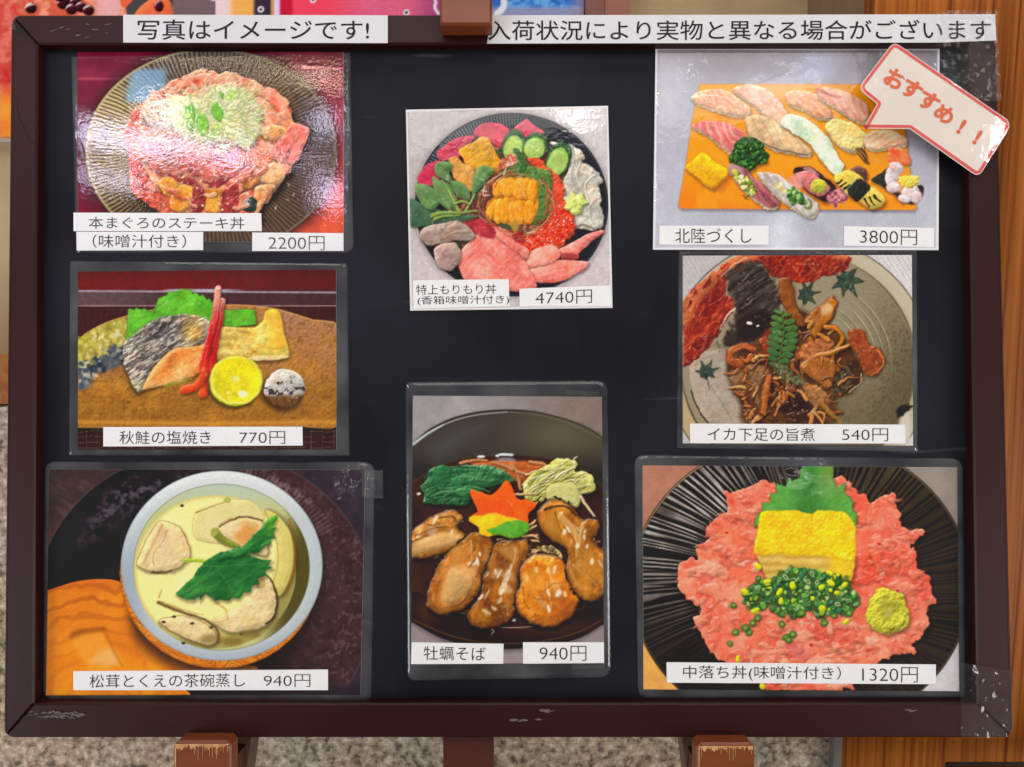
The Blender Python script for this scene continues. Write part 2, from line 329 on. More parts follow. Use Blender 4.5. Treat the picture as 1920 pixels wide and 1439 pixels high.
def paint_grilled_salmon(c):
    X, Y = c.X, c.Y; rng = np.random.RandomState(2)
    c.C[:] = (58, 26, 26)
    w = .5 + .25 * np.cos(Y / 5.) + .25 * np.cos(X / 6.5 + 2 * fbm(X, Y, 60, 3, 2))
    c.mask(np.clip(w, 0, 1) * .35, (92, 48, 44))
    c.mask(sstep(325, 318, Y), mixc((94, 70, 70), (70, 44, 48), sstep(300, 800, X)))
    c.mask(sstep(228, 216, Y), mixc((108, 24, 30), (92, 24, 34), sstep(800, 1600, X)))
    c.mask(.35 * sstep(180, 90, Y), (70, 18, 26))
    c.mask(.9 * np.exp(-((Y - 322) / 4.)**2), (168, 136, 136)); c.mask(.9 * np.exp(-((Y - 226 - .006 * X) / 6.)**2), (176, 160, 172))
    c.mask(.8 * np.exp(-((Y - 222) / 8.)**2) * sstep(600, 720, X) * sstep(1200, 1000, X), (196, 214, 226))
    c.grain(.25, 20)
    plate = [(40,570),(90,540),(150,490),(260,432),(400,385),(540,350),(700,328),(850,314),(1000,312),(1180,316),(1350,336),(1470,368),(1600,410),(1790,480),(1790,1076),(1500,1094),(1250,1102),(1000,1106),(500,1110),(90,1106),(40,1100)]
    def pf(k, x, y, sd):
        k = mixc((172, 118, 72), (156, 104, 42), sstep(600, 950, y))
        k = mixc(k, (168, 122, 96), .8 * sstep(1150, 1500, x) * sstep(620, 380, y))
        k = mixc(k, (196, 136, 52), .7 * np.clip((fbm(x, y, 120, 7, 3) - .45) * 3, 0, 1))
        return mixc(k, (120, 76, 30), .6 * np.clip((fbm(x, y, 26, 8, 3) - .55) * 4, 0, 1))
    c.poly(plate, (165, 115, 60), sm=1, fn=pf, relief=.35, R=8, bump=13, bs=17, shadow=(0, 26, 30, .6), edge=((222, 172, 96), 16, .55))
    c.mask(.55 * np.exp(-((Y - 1078 + .012 * abs(X - 900)) / 16.)**2), (226, 160, 60))
    c.organic(.7, .6)
    mos = [(90,548),(150,500),(260,440),(400,405),(420,540),(330,590),(250,650),(120,720),(90,720)]
    c.poly(mos, (186, 178, 76), col2=(150, 140, 50), ns=24, nc=3, rough=10, rs=20)
    drk = [(90,700),(200,640),(330,570),(400,560),(390,680),(300,740),(200,770),(160,830),(90,850)]
    c.poly(drk, (50, 58, 74), col2=(96, 100, 104), ns=40, nc=3, soft=16, rough=20, rs=30)
    blobs(c, rng, mos, 120, 9, 17, [(206,196,110),(226,218,170),(190,182,76),(170,160,60),(150,136,60)], 2.0, soft=7, a=.75)
    blobs(c, rng, drk, 46, 7, 14, [(206,202,170),(150,150,136),(36,42,58),(70,82,100)], 2.0, soft=7, a=.75)
    leaf = [(412,350),(500,348),(590,370),(600,300),(660,255),(730,222),(790,225),(870,262),(960,300),(1010,335),(1040,345),(1232,346),(1238,440),(1100,456),(1000,450),(880,420),(700,420),(560,470),(400,545),(405,470)]
    lp = serrate(leaf[:9], 42, 13)[:-2]
    lp = serrate(leaf[:9] , 40, 13); k9 = 0
    out = []
    for i in range(8):
        a, b = np.array(leaf[i], float), np.array(leaf[i + 1], float); L = np.hypot(*(b - a)); n = max(1, int(L / 42))
        nn = np.array([(b - a)[1], -(b - a)[0]]) / L
        for j in range(n): out += [a + (b - a) * j / n, a + (b - a) * (j + .25) / n + nn * 15]
    out += [np.array(p, float) for p in leaf[8:]]
    def lf(k, x, y, sd):
        k = mixc((104, 186, 56), (76, 156, 44), np.clip((fbm(x, y, 80, 9, 3) - .35) * 2, 0, 1))
        v = np.abs(np.sin((x * .7 + y) / 30.)); return mixc(k, (66, 136, 38), .4 * sstep(.2, 0, v))
    c.poly(out, (95, 175, 50), sm=0, fn=lf, relief=.25, R=10, bump=10, bs=22, edge=((52, 110, 30), 8, .5), shadow=(6, 10, 14, .55))
    R_ = [(985,470),(1000,452),(1230,455),(1300,365),(1340,342),(1392,362),(1412,480),(1436,560),(1434,655),(1240,676),(1100,660),(985,672)]
    def rf(k, x, y, sd):
        k = mixc((206, 178, 96), (222, 196, 92), sstep(1000, 1300, x))
        s_ = .5 + .5 * np.sin((y + 24 * np.sin(x / 130.)) / 9. + 5 * fbm(x, y, 90, 4, 3))
        k = mixc(k, (164, 128, 62), .6 * np.clip(s_ * 1.4 - .5, 0, 1) * sstep(1300, 1180, x))
        return mixc(k, (240, 224, 140), .5 * np.clip((fbm(x, y, 60, 5, 3) - .5) * 4, 0, 1))
    c.poly(R_, (205, 180, 90), sm=1, fn=rf, relief=.35, R=22, bump=12, bs=22, shadow=(4, 14, 22, .55), edge=((150, 120, 50), 9, .5))
    c.poly([(1296,372),(1342,344),(1390,364),(1410,480),(1432,565),(1400,600),(1300,590),(1330,480)], (226, 166, 50), col2=(236, 190, 84), ns=30, relief=.4, R=26, a=.85, soft=8)
    c.poly([(1180,655),(1300,640),(1434,640),(1432,656),(1240,678)], (236, 226, 170), a=.7, soft=6)
    skin = [(388,560),(460,500),(560,420),(640,392),(700,382),(800,374),(900,398),(945,440),(935,545),(870,580),(705,600),(610,690),(545,765),(505,862),(468,872),(430,800),(385,690)]
    def sf(k, x, y, sd):
        n = fbm(x, y, 10, 14, 4, -.55, 4); m = fbm(x, y, 90, 15, 3)
        k = mixc((92, 86, 82), (190, 182, 164), np.clip((n - .42) * 4, 0, 1))
        dk = np.exp(-(((x - 640) / 130.)**2 + ((y - 480) / 90.)**2)); k = mixc(k, (42, 38, 46), .75 * dk * np.clip(1.3 - n, 0, 1))
        gd = np.exp(-(((x - 830) / 70.)**2 + ((y - 480) / 90.)**2)); k = mixc(k, (206, 164, 66), .7 * gd * np.clip(.4 + n, 0, 1))
        k = mixc(k, (186, 182, 130), .45 * sstep(760, 830, y)); k = mixc(k, (196, 192, 180), .6 * sstep(880, 930, x))
        return k * (.75 + .5 * m)[..., None]
    c.poly(skin, (120, 115, 110), sm=1, fn=sf, relief=.4, R=44, bump=16, bs=16, shadow=(-4, 16, 24, .6), edge=((190, 184, 160), 5, .4))
    fl = [(702,598),(800,584),(872,576),(938,545),(955,560),(935,640),(880,740),(800,792),(650,832),(522,860),(500,854),(548,762),(606,690)]
    def ff(k, x, y, sd):
        u = (x - 520) * .5 + (y - 860) * .9; s_ = np.sin(-u / 26. + 5 * fbm(x, y, 120, 6, 3))
        k = mixc((222, 134, 66), (240, 176, 104), .5 + .5 * s_)
        k = mixc(k, (250, 206, 128), .6 * sstep(640, 540, x) + .35 * sstep(.8, 1, s_)); return mixc(k, (200, 100, 30), .5 * sstep(760, 860, x) * sstep(640, 760, y))
    c.poly(fl, (230, 140, 50), sm=1, fn=ff, relief=.45, R=24, bump=10, bs=26, spec=.2, edge=((196, 110, 40), 8, .4), shadow=(2, 12, 16, .55))
    c.line([(660,832),(740,815),(820,790)], 26, (150, 164, 60), 10, soft=8, a=.7)
    G = dict(relief=.5, R=22, spec=.3, shadow=(6, 8, 14, .5))
    def gf(k, x, y, sd): return mixc(mixc((226, 150, 132), (206, 42, 44), sstep(250, 450, y)), (228, 78, 34), sstep(640, 780, y))
    c.line([(1018,285),(1000,420),(965,580),(950,700),(930,800),(895,885)], 40, (210, 60, 50), 62, fn=gf, **G)
    c.line([(992,206),(984,320),(960,460),(925,600),(893,690),(905,760),(860,840),(775,868)], 42, (210, 60, 50), 56, fn=gf, **G)
    c.ell(990, 206, 20, 9, (238, 190, 170))
    for q in [[(990,215),(980,330),(952,470)], [(1000,230),(990,360),(955,500)], [(1015,300),(1000,430),(960,590)], [(930,600),(900,690),(906,770)]]: c.line(q, 6, (240, 170, 150), 3, a=.45, soft=3)
    c.ell(1100, 812, 172, 158, (84, 104, 24), shadow=(-4, 14, 22, .6))
    c.ell(1106, 802, 172, 161, (206, 204, 56)); c.ell(1106, 800, 162, 151, (232, 230, 130)); c.ell(1107, 799, 154, 143, (226, 214, 12), col2=(232, 222, 40), ns=50, relief=.06, R=20)
    for a in range(10): c.line([(1107,799),(1107 + 140 * math.cos(a * .628), 799 + 130 * math.sin(a * .628))], 5, (244, 240, 140), a=.4, soft=2)
    c.ell(1104, 790, 24, 20, (240, 238, 130), soft=8); c.ell(1150, 886, 30, 24, (246, 246, 190), soft=8); c.ell(1055, 882, 14, 10, (240, 238, 120), soft=6)
    def tf(k, x, y, sd):
        k = mixc((196, 192, 184), (118, 80, 44), sstep(880, 915, y + .05 * (x - 1400)))
        k = mixc(k, (92, 58, 30), .7 * sstep(.3, 1, np.cos((x - 1418) / 8.)) * sstep(890, 920, y))
        m = sstep(.56, .64, fbm(x, y, 34, 19, 3)) * sstep(905, 890, y); k = mixc(k, (48, 46, 52), .9 * m)
        return mixc(k, (224, 218, 190), .4 * sstep(820, 760, y))
    c.ell(1418, 852, 132, 124, (190, 185, 175), fn=tf, rough=6, rs=30, relief=.4, R=80, bump=10, bs=20, shadow=(-14, 20, 30, .65))
    c.mask(sstep(1100, 1112, Y) * .6, (44, 24, 24))
    c.mask(sstep(1112, 1120, Y) * .5 * (np.abs(np.sin(Y / 11. + 2 * fbm(X, Y, 90, 31, 2))) < .15), (128, 96, 90))
    c.mask(sstep(1112, 1120, Y) * .35 * (np.abs(np.sin(X / 23.)) < .12), (128, 96, 90))
    c.grain(.12, 5)
def paint_steamed_custard(c):
    X, Y = c.X, c.Y; rng = np.random.RandomState(3)
    c.C[:] = mixc((62, 46, 46), (98, 70, 58), sstep(250, 600, Y) * sstep(500, 100, X))
    c.mask(.25 * sstep(.6, .8, fbm(X, Y, 40, 2, 3, .6, 4)), (120, 96, 84))
    c.mask(sstep(1430, 1480, X), (52, 44, 52)); c.grain(.25, 30)
    r, th = ring_ang(X, Y, 930, 800, 935, 850)
    def plate(k):
        n = fbm(X, Y, 60, 5, 4); k = mixc((24, 17, 20), (62, 42, 42), sstep(700, 1500, X + .4 * (600 - Y)))
        k = mixc(k, (84, 54, 58), .6 * np.clip((n - .45) * 3, 0, 1) * sstep(900, 1500, X))
        k = mixc(k, (104, 98, 108), .8 * np.clip((fbm(X, Y, 34, 9, 3) - .45) * 4, 0, 1) * np.exp(-((r - .83) / .10)**2) * lobe(th, -2.15, .5))
        k = mixc(k, (140, 112, 118), .8 * np.clip((fbm(X, Y, 30, 10, 3) - .42) * 4, 0, 1) * np.exp(-((r - .86) / .08)**2) * lobe(th, -1.05, .35))
        sp = sstep(.64, .74, fbm(X, Y, 22, 12, 2)) * sstep(1450, 1650, X); k = mixc(k, (120, 98, 104), .4 * sp)
        return mixc(k, (30, 20, 24), .4 * np.clip((fbm(X, Y, 30, 14, 3) - .55) * 4, 0, 1))
    c.mask(sstep(1.004, .994, r), plate(0))
    for i in range(26):
        a = -1.32 + i * .03; c.line([(930 + 760 * math.cos(a), 800 + 700 * math.sin(a)), (930 + 850 * math.cos(a), 800 + 775 * math.sin(a))], 13, (146, 118, 124), 6, a=.35, soft=6)
    c.mask(np.exp(-((r - 1.0) / .006)**2) * .25, (120, 100, 104))
    c.mask(sstep(1240, 1275, Y) * sstep(820, 850, X) * .8, (40, 34, 40))
    lid = [(20,740),(65,728),(200,685),(330,668),(450,680),(540,760),(620,900),(760,1040),(900,1120),(1200,1150),(1180,1185),(900,1220),(815,1272),(800,1320),(20,1330)]
    def wf(k, x, y, sd):
        rr = np.hypot((x - 330) * .8, y - 1330); n = fbm(x, y, 150, 17, 3)
        s_ = .5 + .5 * np.sin(rr / 13. + 9 * n)
        k = mixc((222, 126, 18), (240, 156, 34), sstep(.3, .9, n) * .6 + .4 * sstep(1000, 1250, y))
        k = mixc(k, (164, 82, 14), .55 * sstep(.55, 1, s_) * sstep(1050, 760, y)); k = mixc(k, (196, 104, 20), .3 * sstep(.6, 1, s_))
        return mixc(k, (190, 92, 14), .45 * sstep(760, 690, y))
    c.poly(lid, (228, 136, 26), sm=2, fn=wf, relief=.12, R=40, bump=8, bs=30)
    c.poly([(185,1000),(210,955),(360,935),(372,955),(260,985)], (140, 78, 20), soft=16, a=.8)
    c.poly([(190,1010),(350,960),(430,1060),(460,1150),(330,1120),(300,1180)], (236, 158, 66), soft=22, a=.8)
    c.poly([(300,1120),(400,1050),(460,1120),(380,1160)], (240, 190, 130), soft=30, a=.6)
    c.line([(370,950),(420,1060),(470,1150)], 20, (180, 92, 20), 10, a=.6, soft=12)
    c.mask(.8 * sstep(60, -60, np.hypot((X - 1000) / 1.03, Y - 650) - 560) * sstep(460, 560, X), (30, 18, 20))
    body = []
    for i in range(40):
        a = i / 40 * 6.283; body.append((1008 + 552 * math.cos(a), 636 + 528 * math.sin(a)))
    c.poly(body, (206, 112, 36), col2=(232, 148, 62), ns=26, na=.5, nr=6, sm=0, stripe=((150, 74, 20), 26, 1.4, .35, .5, 6), edge=((130, 66, 26), 12, .5))
    def rf(k, x, y, sd):
        k = mixc((190, 200, 200), (214, 218, 216), sstep(400, 100, y)); k = mixc(k, (140, 152, 168), .7 * sstep(700, 460, x) * sstep(300, 700, y))
        return mixc(k, (176, 190, 196), .8 * sstep(900, 1080, y))
    c.ell(1022, 594, 558, 526, (170, 185, 190), fn=rf, relief=.16, R=40, edge=((120, 134, 146), 10, .5))
    def inf(k, x, y, sd):
        k = mixc((186, 198, 172), (196, 196, 130), sstep(150, 330, y)); k = mixc(k, (84, 76, 34), sstep(1280, 1450, x + .2 * (y - 600)))
        return mixc(k, (120, 112, 56), .6 * sstep(1000, 1300, y))
    c.ell(1020, 602, 490, 462, (180, 190, 150), fn=inf, edge=((116, 122, 96), 9, .7))
    def cf(k, x, y, sd):
        k = mixc((250, 238, 152), (244, 230, 154), fbm(x, y, 160, 3, 3)); k = mixc(k, (250, 240, 178), .5 * sstep(.5, .8, fbm(x, y, 90, 4, 2)))
        k = mixc(k, (128, 120, 58), .75 * sstep(1270, 1420, x + .25 * (y - 600))); return mixc(k, (150, 134, 64), .75 * sstep(900, 1040, y + .15 * (x - 900)))
    c.ell(985, 628, 448, 424, (215, 205, 125), fn=cf, edge=((170, 160, 86), 30, .5), relief=.08, R=50, bump=10, bs=60)
    c.poly([(870,305),(960,260),(1060,228),(1185,235),(1260,320),(1240,430),(1130,480),(880,450)], (216, 204, 134), relief=.25, R=20, col2=(226, 216, 156), ns=60, edge=((150, 138, 74), 7, .5), a=.9)
    c.line([(880,300),(980,262),(1060,236)], 8, (128, 112, 54), 4, a=.8, soft=4)
    c.poly([(1260,290),(1330,310),(1400,400),(1425,520),(1410,650),(1350,760),(1290,740),(1330,600),(1320,440)], (206, 194, 100), col2=(220, 206, 126), ns=50, relief=.3, R=30, edge=((134, 104, 40), 10, .5), shadow=(12, 4, 22, .5))
    c.line([(1395,340),(1430,480),(1425,620),(1380,740)], 12, (140, 92, 36), 18, a=.75, soft=7)
    c.organic(.8, .3)
    M = dict(relief=.35, R=30, bump=12, bs=40, shadow=(5, 12, 16, .45))
    def mush(P, e=.95):
        c.poly(P, (222, 196, 138), col2=(236, 212, 160), ns=50, edge=((96, 64, 36), 8, e * .75), **M)
    mush([(680,345),(790,380),(835,460),(852,540),(810,590),(740,622),(640,628),(556,600),(556,560),(600,450)])
    c.line([(690,370),(660,440),(620,520),(590,580)], 16, (186, 140, 92), 10, a=.7, soft=8); c.line([(720,400),(700,460),(640,520),(650,590)], 7, (150, 100, 62), 4, a=.7, soft=4)
    c.ell(700, 500, 60, 76, (226, 202, 152), soft=36, a=.6)
    c.line([(640,630),(700,640),(740,622)], 16, (70, 44, 26), 8, a=.8, soft=7)
    mush([(1000,390),(1040,342),(1150,318),(1240,340),(1268,400),(1285,470),(1270,540),(1180,520),(1100,480),(1040,440)])
    c.ell(1160, 420, 70, 60, (214, 146, 66), soft=36, a=.8); c.ell(1080, 380, 50, 30, (228, 206, 160), soft=20, a=.7)
    c.line([(1010,375),(1080,335),(1160,318),(1250,345)], 11, (92, 62, 34), 9, a=.85, soft=5)
    mush([(1230,640),(1290,668),(1330,770),(1320,860),(1280,920),(1200,950),(1060,960),(960,900),(1060,850),(1160,780)], .25)
    c.line([(1260,640),(1310,690),(1332,780),(1315,880),(1270,915)], 8, (60, 42, 24), 15, a=.9, soft=5)
    c.ell(1240, 690, 22, 26, (186, 166, 100), soft=8, edge=((120, 96, 50), 6, .6))
    mush([(672,905),(700,880),(820,872),(930,912),(985,965),(1010,1010),(950,1036),(880,1018),(780,978),(700,930)])
    c.line([(672,800),(780,845),(900,880),(970,918),(1015,985),(1000,1020)], 20, (92, 64, 32), 12, a=.85, soft=7)
    c.line([(690,795),(800,835),(920,868)], 8, (176, 144, 76), 5, a=.7, soft=5)
    c.line([(680,770),(690,730)], 14, (170, 136, 66), 6, a=.7, soft=7); c.line([(1000,800),(1050,840),(1055,890)], 14, (176, 140, 70), 7, a=.6, soft=7)
    for p in [(755,876),(860,910),(960,935),(800,258),(1130,975),(810,1020),(700,905)]: c.ell(p[0], p[1], 11, 7, (60, 44, 28), soft=5)
    for p in [(960,1000),(1080,1010),(1180,970)]: c.ell(p[0], p[1], 60, 26, (120, 96, 44), soft=20, a=.6)
    c.line([(985,405),(1040,465),(1110,490)], 46, (124, 134, 52), 30, relief=.5, R=16, shadow=(3, 8, 12, .4)); c.ell(984, 412, 16, 24, (160, 170, 80), rot=.6)
    c.line([(818,565),(870,562),(940,572)], 24, (164, 188, 56), 16, relief=.4, R=10); c.ell(1052, 230, 20, 16, (176, 186, 92), soft=5)
    def leaff(k, x, y, sd):
        k = mixc((36, 104, 48), (60, 134, 60), np.clip((fbm(x, y, 34, 41, 3, -.5, 3) - .4) * 3, 0, 1)); k = mixc(k, (96, 172, 52), .8 * sstep(1180, 1310, x) * sstep(480, 330, y))
        v = np.abs(np.sin((x * .62 + y * .9) / 21.)); return mixc(k, (24, 78, 40), .5 * sstep(.3, 0, v))
    up = [(1000,560),(1040,515),(1130,492),(1180,440),(1240,380),(1290,325),(1322,308),(1330,330),(1308,372),(1326,380),(1304,410),(1318,438),(1290,452),(1296,478),(1256,492),(1220,520),(1120,540)]
    dn = [(768,745),(800,712),(860,660),(890,610),(940,560),(1010,515),(1080,520),(1180,535),(1240,560),(1296,562),(1280,590),(1300,605),(1262,620),(1270,650),(1222,664),(1226,700),(1190,705),(1180,740),(1144,740),(1120,775),(1080,770),(1060,790),(1020,775),(985,786),(930,750),(905,780),(890,768),(868,786),(800,770)]
    c.poly(dn, (45, 110, 50), sm=0, fn=leaff, relief=.35, R=16, bump=14, bs=24, shadow=(4, 14, 18, .5), edge=((30, 84, 40), 6, .4))
    c.poly(up, (70, 140, 55), sm=0, fn=leaff, relief=.4, R=14, bump=12, bs=18, spec=.3, st=.5, shadow=(4, 10, 12, .4))
    c.line([(900,590),(1000,600),(1130,590),(1240,580)], 4, (84, 150, 70), 2, a=.7); c.line([(960,600),(900,690),(800,745)], 4, (80, 146, 70), 2, a=.7); c.line([(985,600),(1060,690),(1080,760)], 4, (80, 146, 70), 2, a=.7)
    c.grain(.10, 5)
def paint_seafood_bowl(c):
    X, Y = c.X, c.Y; rng = np.random.RandomState(4)
    c.C[:] = mixc((206, 198, 198), (188, 180, 176), sstep(900, 300, X + Y * .5))
    wv = np.clip(np.cos(X / 2.3 + .5) * np.cos(Y / 2.9), 0, 1); c.mask(wv * .42 * sstep(700, 1000, Y), (150, 126, 126)); c.grain(.14, 26)
    r, th = ring_ang(X, Y, 752, 700, 622, 590)
    c.mask(.5 * sstep(1.08, .98, r), (120, 110, 112))
    d = mixc((20, 20, 28), (30, 30, 40), sstep(500, 1200, X)); c.mask(sstep(1.005, .995, r), d)
    band = sstep(.78, .84, r) * sstep(.995, .97, r); rib = np.cos(th * 190 + 3 * fbm(X, Y, 120, 3, 2))
    lit = lobe(th, -2.2, .5) + .5 * lobe(th, -2.8, .3) + .5 * lobe(th, -1.5, .25) + .2 * lobe(th, -.7, .3) + .05
    c.mask(band * np.clip(rib, 0, 1) * np.clip(lit, 0, 1), (122, 132, 144)); c.mask(np.exp(-((r - .985) / .006)**2) * .4, (90, 96, 108))
    c.organic(.8, .6)
    c.mask(sstep(.74, .66, r) * .9, mixc(mixc((120, 50, 52), (70, 88, 56), sstep(.45, .6, fbm(X, Y, 60, 71, 3))), (176, 120, 90), sstep(.58, .7, fbm(X, Y, 26, 72, 3))))
    T = dict(relief=.3, R=24, bump=10, bs=34, spec=.2, st=.5, shadow=(4, 8, 12, .5))
    tuna = dict(col2=(208, 92, 108), ns=60, nr=3, **T)
    c.poly([(150,530),(190,450),(250,420),(300,410),(335,450),(270,560),(180,580)], (184, 40, 74), na=-.6, **tuna)
    c.poly([(275,360),(300,335),(400,268),(520,258),(450,340),(410,400),(320,415),(285,400)], (184, 48, 78), na=-.5, **tuna)
    c.poly([(505,245),(540,195),(600,176),(680,184),(732,210),(722,290),(690,340),(600,290)], (196, 62, 86), na=.4, **tuna)
    c.poly([(765,212),(800,180),(842,150),(880,180),(965,238),(900,275),(830,262)], (206, 76, 98), na=.7, **tuna)
    tg = dict(ns=30, relief=.35, R=22, bump=14, bs=20, shadow=(6, 10, 16, .5))
    c.poly([(412,348),(500,300),(562,258),(612,284),(650,360),(694,445),(640,480),(500,478),(440,400)], (230, 178, 66), col2=(214, 150, 44), sm=1, **tg)
    c.poly([(500,470),(640,470),(694,440),(690,470),(600,520),(510,500)], (206, 150, 60), a=.6, soft=8)
    c.poly([(345,410),(392,388),(440,430),(508,470),(506,600),(470,610),(380,520)], (216, 166, 92), col2=(200, 140, 70), sm=1, **tg)
    squid = [(1000,300),(1060,305),(1140,324),(1200,360),(1222,400),(1205,425),(1260,455),(1310,500),(1338,550),(1310,590),(1330,640),(1325,720),(1345,790),(1335,840),(1305,862),(1200,856),(1120,820),(1080,700),(1080,560),(1120,430)]
    def sq(k, x, y, sd):
        n = fbm(x, y, 70, 51, 3, 1.0, 2.2); k = mixc((206, 204, 188), (176, 170, 160), np.clip((n - .45) * 3, 0, 1)); return mixc(k, (226, 226, 214), .5 * np.clip((.42 - n) * 6, 0, 1))
    c.poly(squid, (205, 200, 185), fn=sq, rough=8, rs=26, relief=.4, R=30, bump=26, bs=44, shadow=(4, 8, 14, .5))
    for P in [[(1140,330),(1160,420),(1130,520),(1160,600)], [(1205,425),(1170,520),(1220,600)], [(1300,510),(1230,560),(1230,640),(1290,720)], [(1330,650),(1260,700),(1250,780),(1300,850)]]:
        c.line(P, 9, (142, 136, 126), 4, a=.65, soft=5); c.line([(x - 10, y - 6) for x, y in P], 9, (232, 232, 222), 4, a=.6, soft=5)
    c.line([(1150,860),(1200,825),(1260,840),(1290,862)], 20, (120, 104, 96), 8, a=.8, soft=6)
    for cx, cy, rx, ry, rot in [(766, 322, 76, 104, .05), (908, 322, 80, 88, .5), (1052, 412, 76, 122, .38)]:
        c.ell(cx, cy, rx, ry, (34, 66, 38), rot=rot, col2=(58, 96, 52), ns=16, relief=.3, R=20, shadow=(4, 8, 14, .55))
        ox, oy = (-2, 18) if rot < .2 else (-9, 16)
        c.ell(cx + ox, cy + oy, rx * .84, ry * .84, (152, 192, 94), rot=rot, col2=(176, 210, 120), ns=30, edge=((96, 148, 62), 12, .7), relief=.12, R=30)
        c.ell(cx + ox, cy + oy + 4, rx * .5, ry * .56, (178, 204, 112), rot=rot, soft=16, a=.8)
        for i in range(10): c.ell(cx + ox + rng.uniform(-.4, .4) * rx, cy + oy + rng.uniform(-.5, .5) * ry, 4, 9, (146, 182, 88), rot=rot, a=.6)
    red = [(850,400),(930,405),(1000,470),(1060,520),(1090,600),(1100,700),(1150,770),(1160,860),(1080,960),(960,1010),(830,1020),(740,985),(740,950),(880,880),(980,780),(1010,640),(980,540),(900,470)]
    c.poly(red, (212, 66, 46), col2=(232, 104, 72), ns=30, rough=14, rs=24, relief=.5, R=20, bump=24, bs=24, shadow=(4, 8, 12, .5))
    blobs(c, rng, [(1010,740),(1100,730),(1155,790),(1150,870),(1060,960),(950,1000),(830,1020),(740,980),(860,900),(960,840)], 260, 8, 12, [(226,66,44),(238,92,60),(214,50,38),(232,110,78)], 1.15, relief=.5, R=12, edge=((186, 36, 30), 5, .5))
    for i in range(60):
        p = (rng.uniform(760, 1150), rng.uniform(760, 1020))
        if Canvas._sd(np.array([p[0]]), np.array([p[1]]), np.asarray(red, float))[0] < -8: c.ell(p[0], p[1], 5, 4, (255, 210, 190), a=.8, soft=3)
    c.poly([(700,400),(780,370),(840,400),(780,440),(700,460),(660,470)], (206, 84, 60), col2=(230, 190, 160), ns=20, nc=3, rough=14, rs=20)
    shiso = [(766,340),(800,352),(832,390),(850,450),(920,470),(1000,480),(1012,560),(1000,640),(1004,740),(960,800),(880,830),(820,700),(700,520),(690,480),(770,455),(800,420)]
    c.poly(serrate(shiso, 40, 9), (66, 104, 50), sm=0, col2=(96, 134, 66), ns=30, relief=.45, R=14, bump=18, bs=22, shadow=(3, 8, 12, .5))
    dark = [(600,540),(650,500),(720,510),(640,560),(620,640),(590,700),(600,780),(700,850),(620,850),(560,780),(555,640)]
    c.poly(dark, (70, 30, 38), col2=(110, 62, 60), ns=24, rough=8)
    toro = dict(relief=.35, R=30, bump=12, bs=40, spec=.2, st=.5, shadow=(4, 8, 12, .5))
    def fat(an, per):
        def f(k, x, y, sd):
            n = fbm(x, y, 110, 61, 3); k = mixc((232, 122, 112), (242, 164, 148), np.clip((n - .38) * 3, 0, 1))
            s_ = .5 + .5 * np.cos((x * math.cos(an) + y * math.sin(an) + 40 * n) / per * 6.283); return mixc(k, (244, 176, 160), .36 * sstep(.7, 1, s_))
        return f
    c.poly([(1045,995),(1120,955),(1230,890),(1330,862),(1338,884),(1260,945),(1190,1010),(1170,1050),(1060,1035)], (225, 110, 100), fn=fat(1.9, 34), **toro)
    c.poly([(1060,1030),(1110,1010),(1180,1025),(1160,1055),(1080,1060)], (150, 50, 52), a=.8, soft=5)
    c.poly([(840,1090),(960,1060),(1060,1055),(1160,1062),(1250,1076),(1215,1120),(1150,1160),(1060,1195),(940,1202),(880,1190)], (225, 110, 100), fn=fat(1.3, 30), **toro)
    c.poly([(880,1000),(1000,960),(1060,990),(1050,1050),(900,1100),(840,1100)], (222, 120, 108), fn=fat(.9, 40), **toro)
    c.poly([(410,1080),(430,1000),(480,930),(560,860),(660,840),(740,900),(800,1000),(850,1080),(890,1170),(912,1240),(760,1256),(600,1250),(450,1185)], (226, 112, 102), fn=fat(.75, 42), **toro)
    c.poly([(650,900),(700,860),(760,890),(800,950),(860,990),(850,1050),(790,1010),(720,960)], (234, 140, 124), fn=fat(.4, 36), **toro)
    for i in range(26):                                                    # more thin overlapping slices of the pink fish
        p = (rng.uniform(470, 860), rng.uniform(930, 1200)); a = .75 + rng.uniform(-.25, .25); L = rng.uniform(70, 170)
        if p[0] + L * .7 > 850 or p[1] + L * .75 > 1215: continue
        c.line([p, (p[0] + L * .5 * math.cos(a) + 8, p[1] + L * .5 * math.sin(a)), (p[0] + L * math.cos(a), p[1] + L * math.sin(a))], rng.uniform(14, 34), [(236,140,124),(226,106,98),(244,176,160),(216,90,86)][rng.randint(4)], 8, a=.5, soft=6, relief=.3, R=10)
    c.poly([(460,800),(560,790),(640,850),(640,920),(540,900),(470,850)], (150, 40, 52), col2=(190, 70, 74), ns=30, soft=10)
    c.poly([(755,890),(800,872),(850,900),(830,945),(780,945)], (176, 44, 50), col2=(120, 30, 40), ns=20, soft=6)
    for cx, cy, rx, ry, rot in [(1160, 690, 74, 70, .2)]:
        P = [(1085,650),(1120,655),(1128,615),(1165,640),(1210,622),(1212,665),(1245,690),(1210,715),(1200,755),(1150,770),(1120,735),(1085,720),(1100,690)]
        c.poly(P, (186, 204, 104), sm=1, col2=(206, 220, 134), ns=20, rough=5, relief=.45, R=26, bump=14, bs=16, shadow=(4, 10, 14, .5))
    uni = dict(ns=14, nr=3, relief=.4, R=26, bump=5, bs=9, spec=.15, st=.6, shadow=(2, 5, 8, .4), edge=((190, 106, 30), 9, .35))
    c.poly([(630,560),(680,530),(800,522),(920,548),(922,690),(900,780),(880,815),(760,830),(640,800),(590,740),(596,690),(640,650)], (206, 124, 34), col2=(226, 150, 50), ns=30)
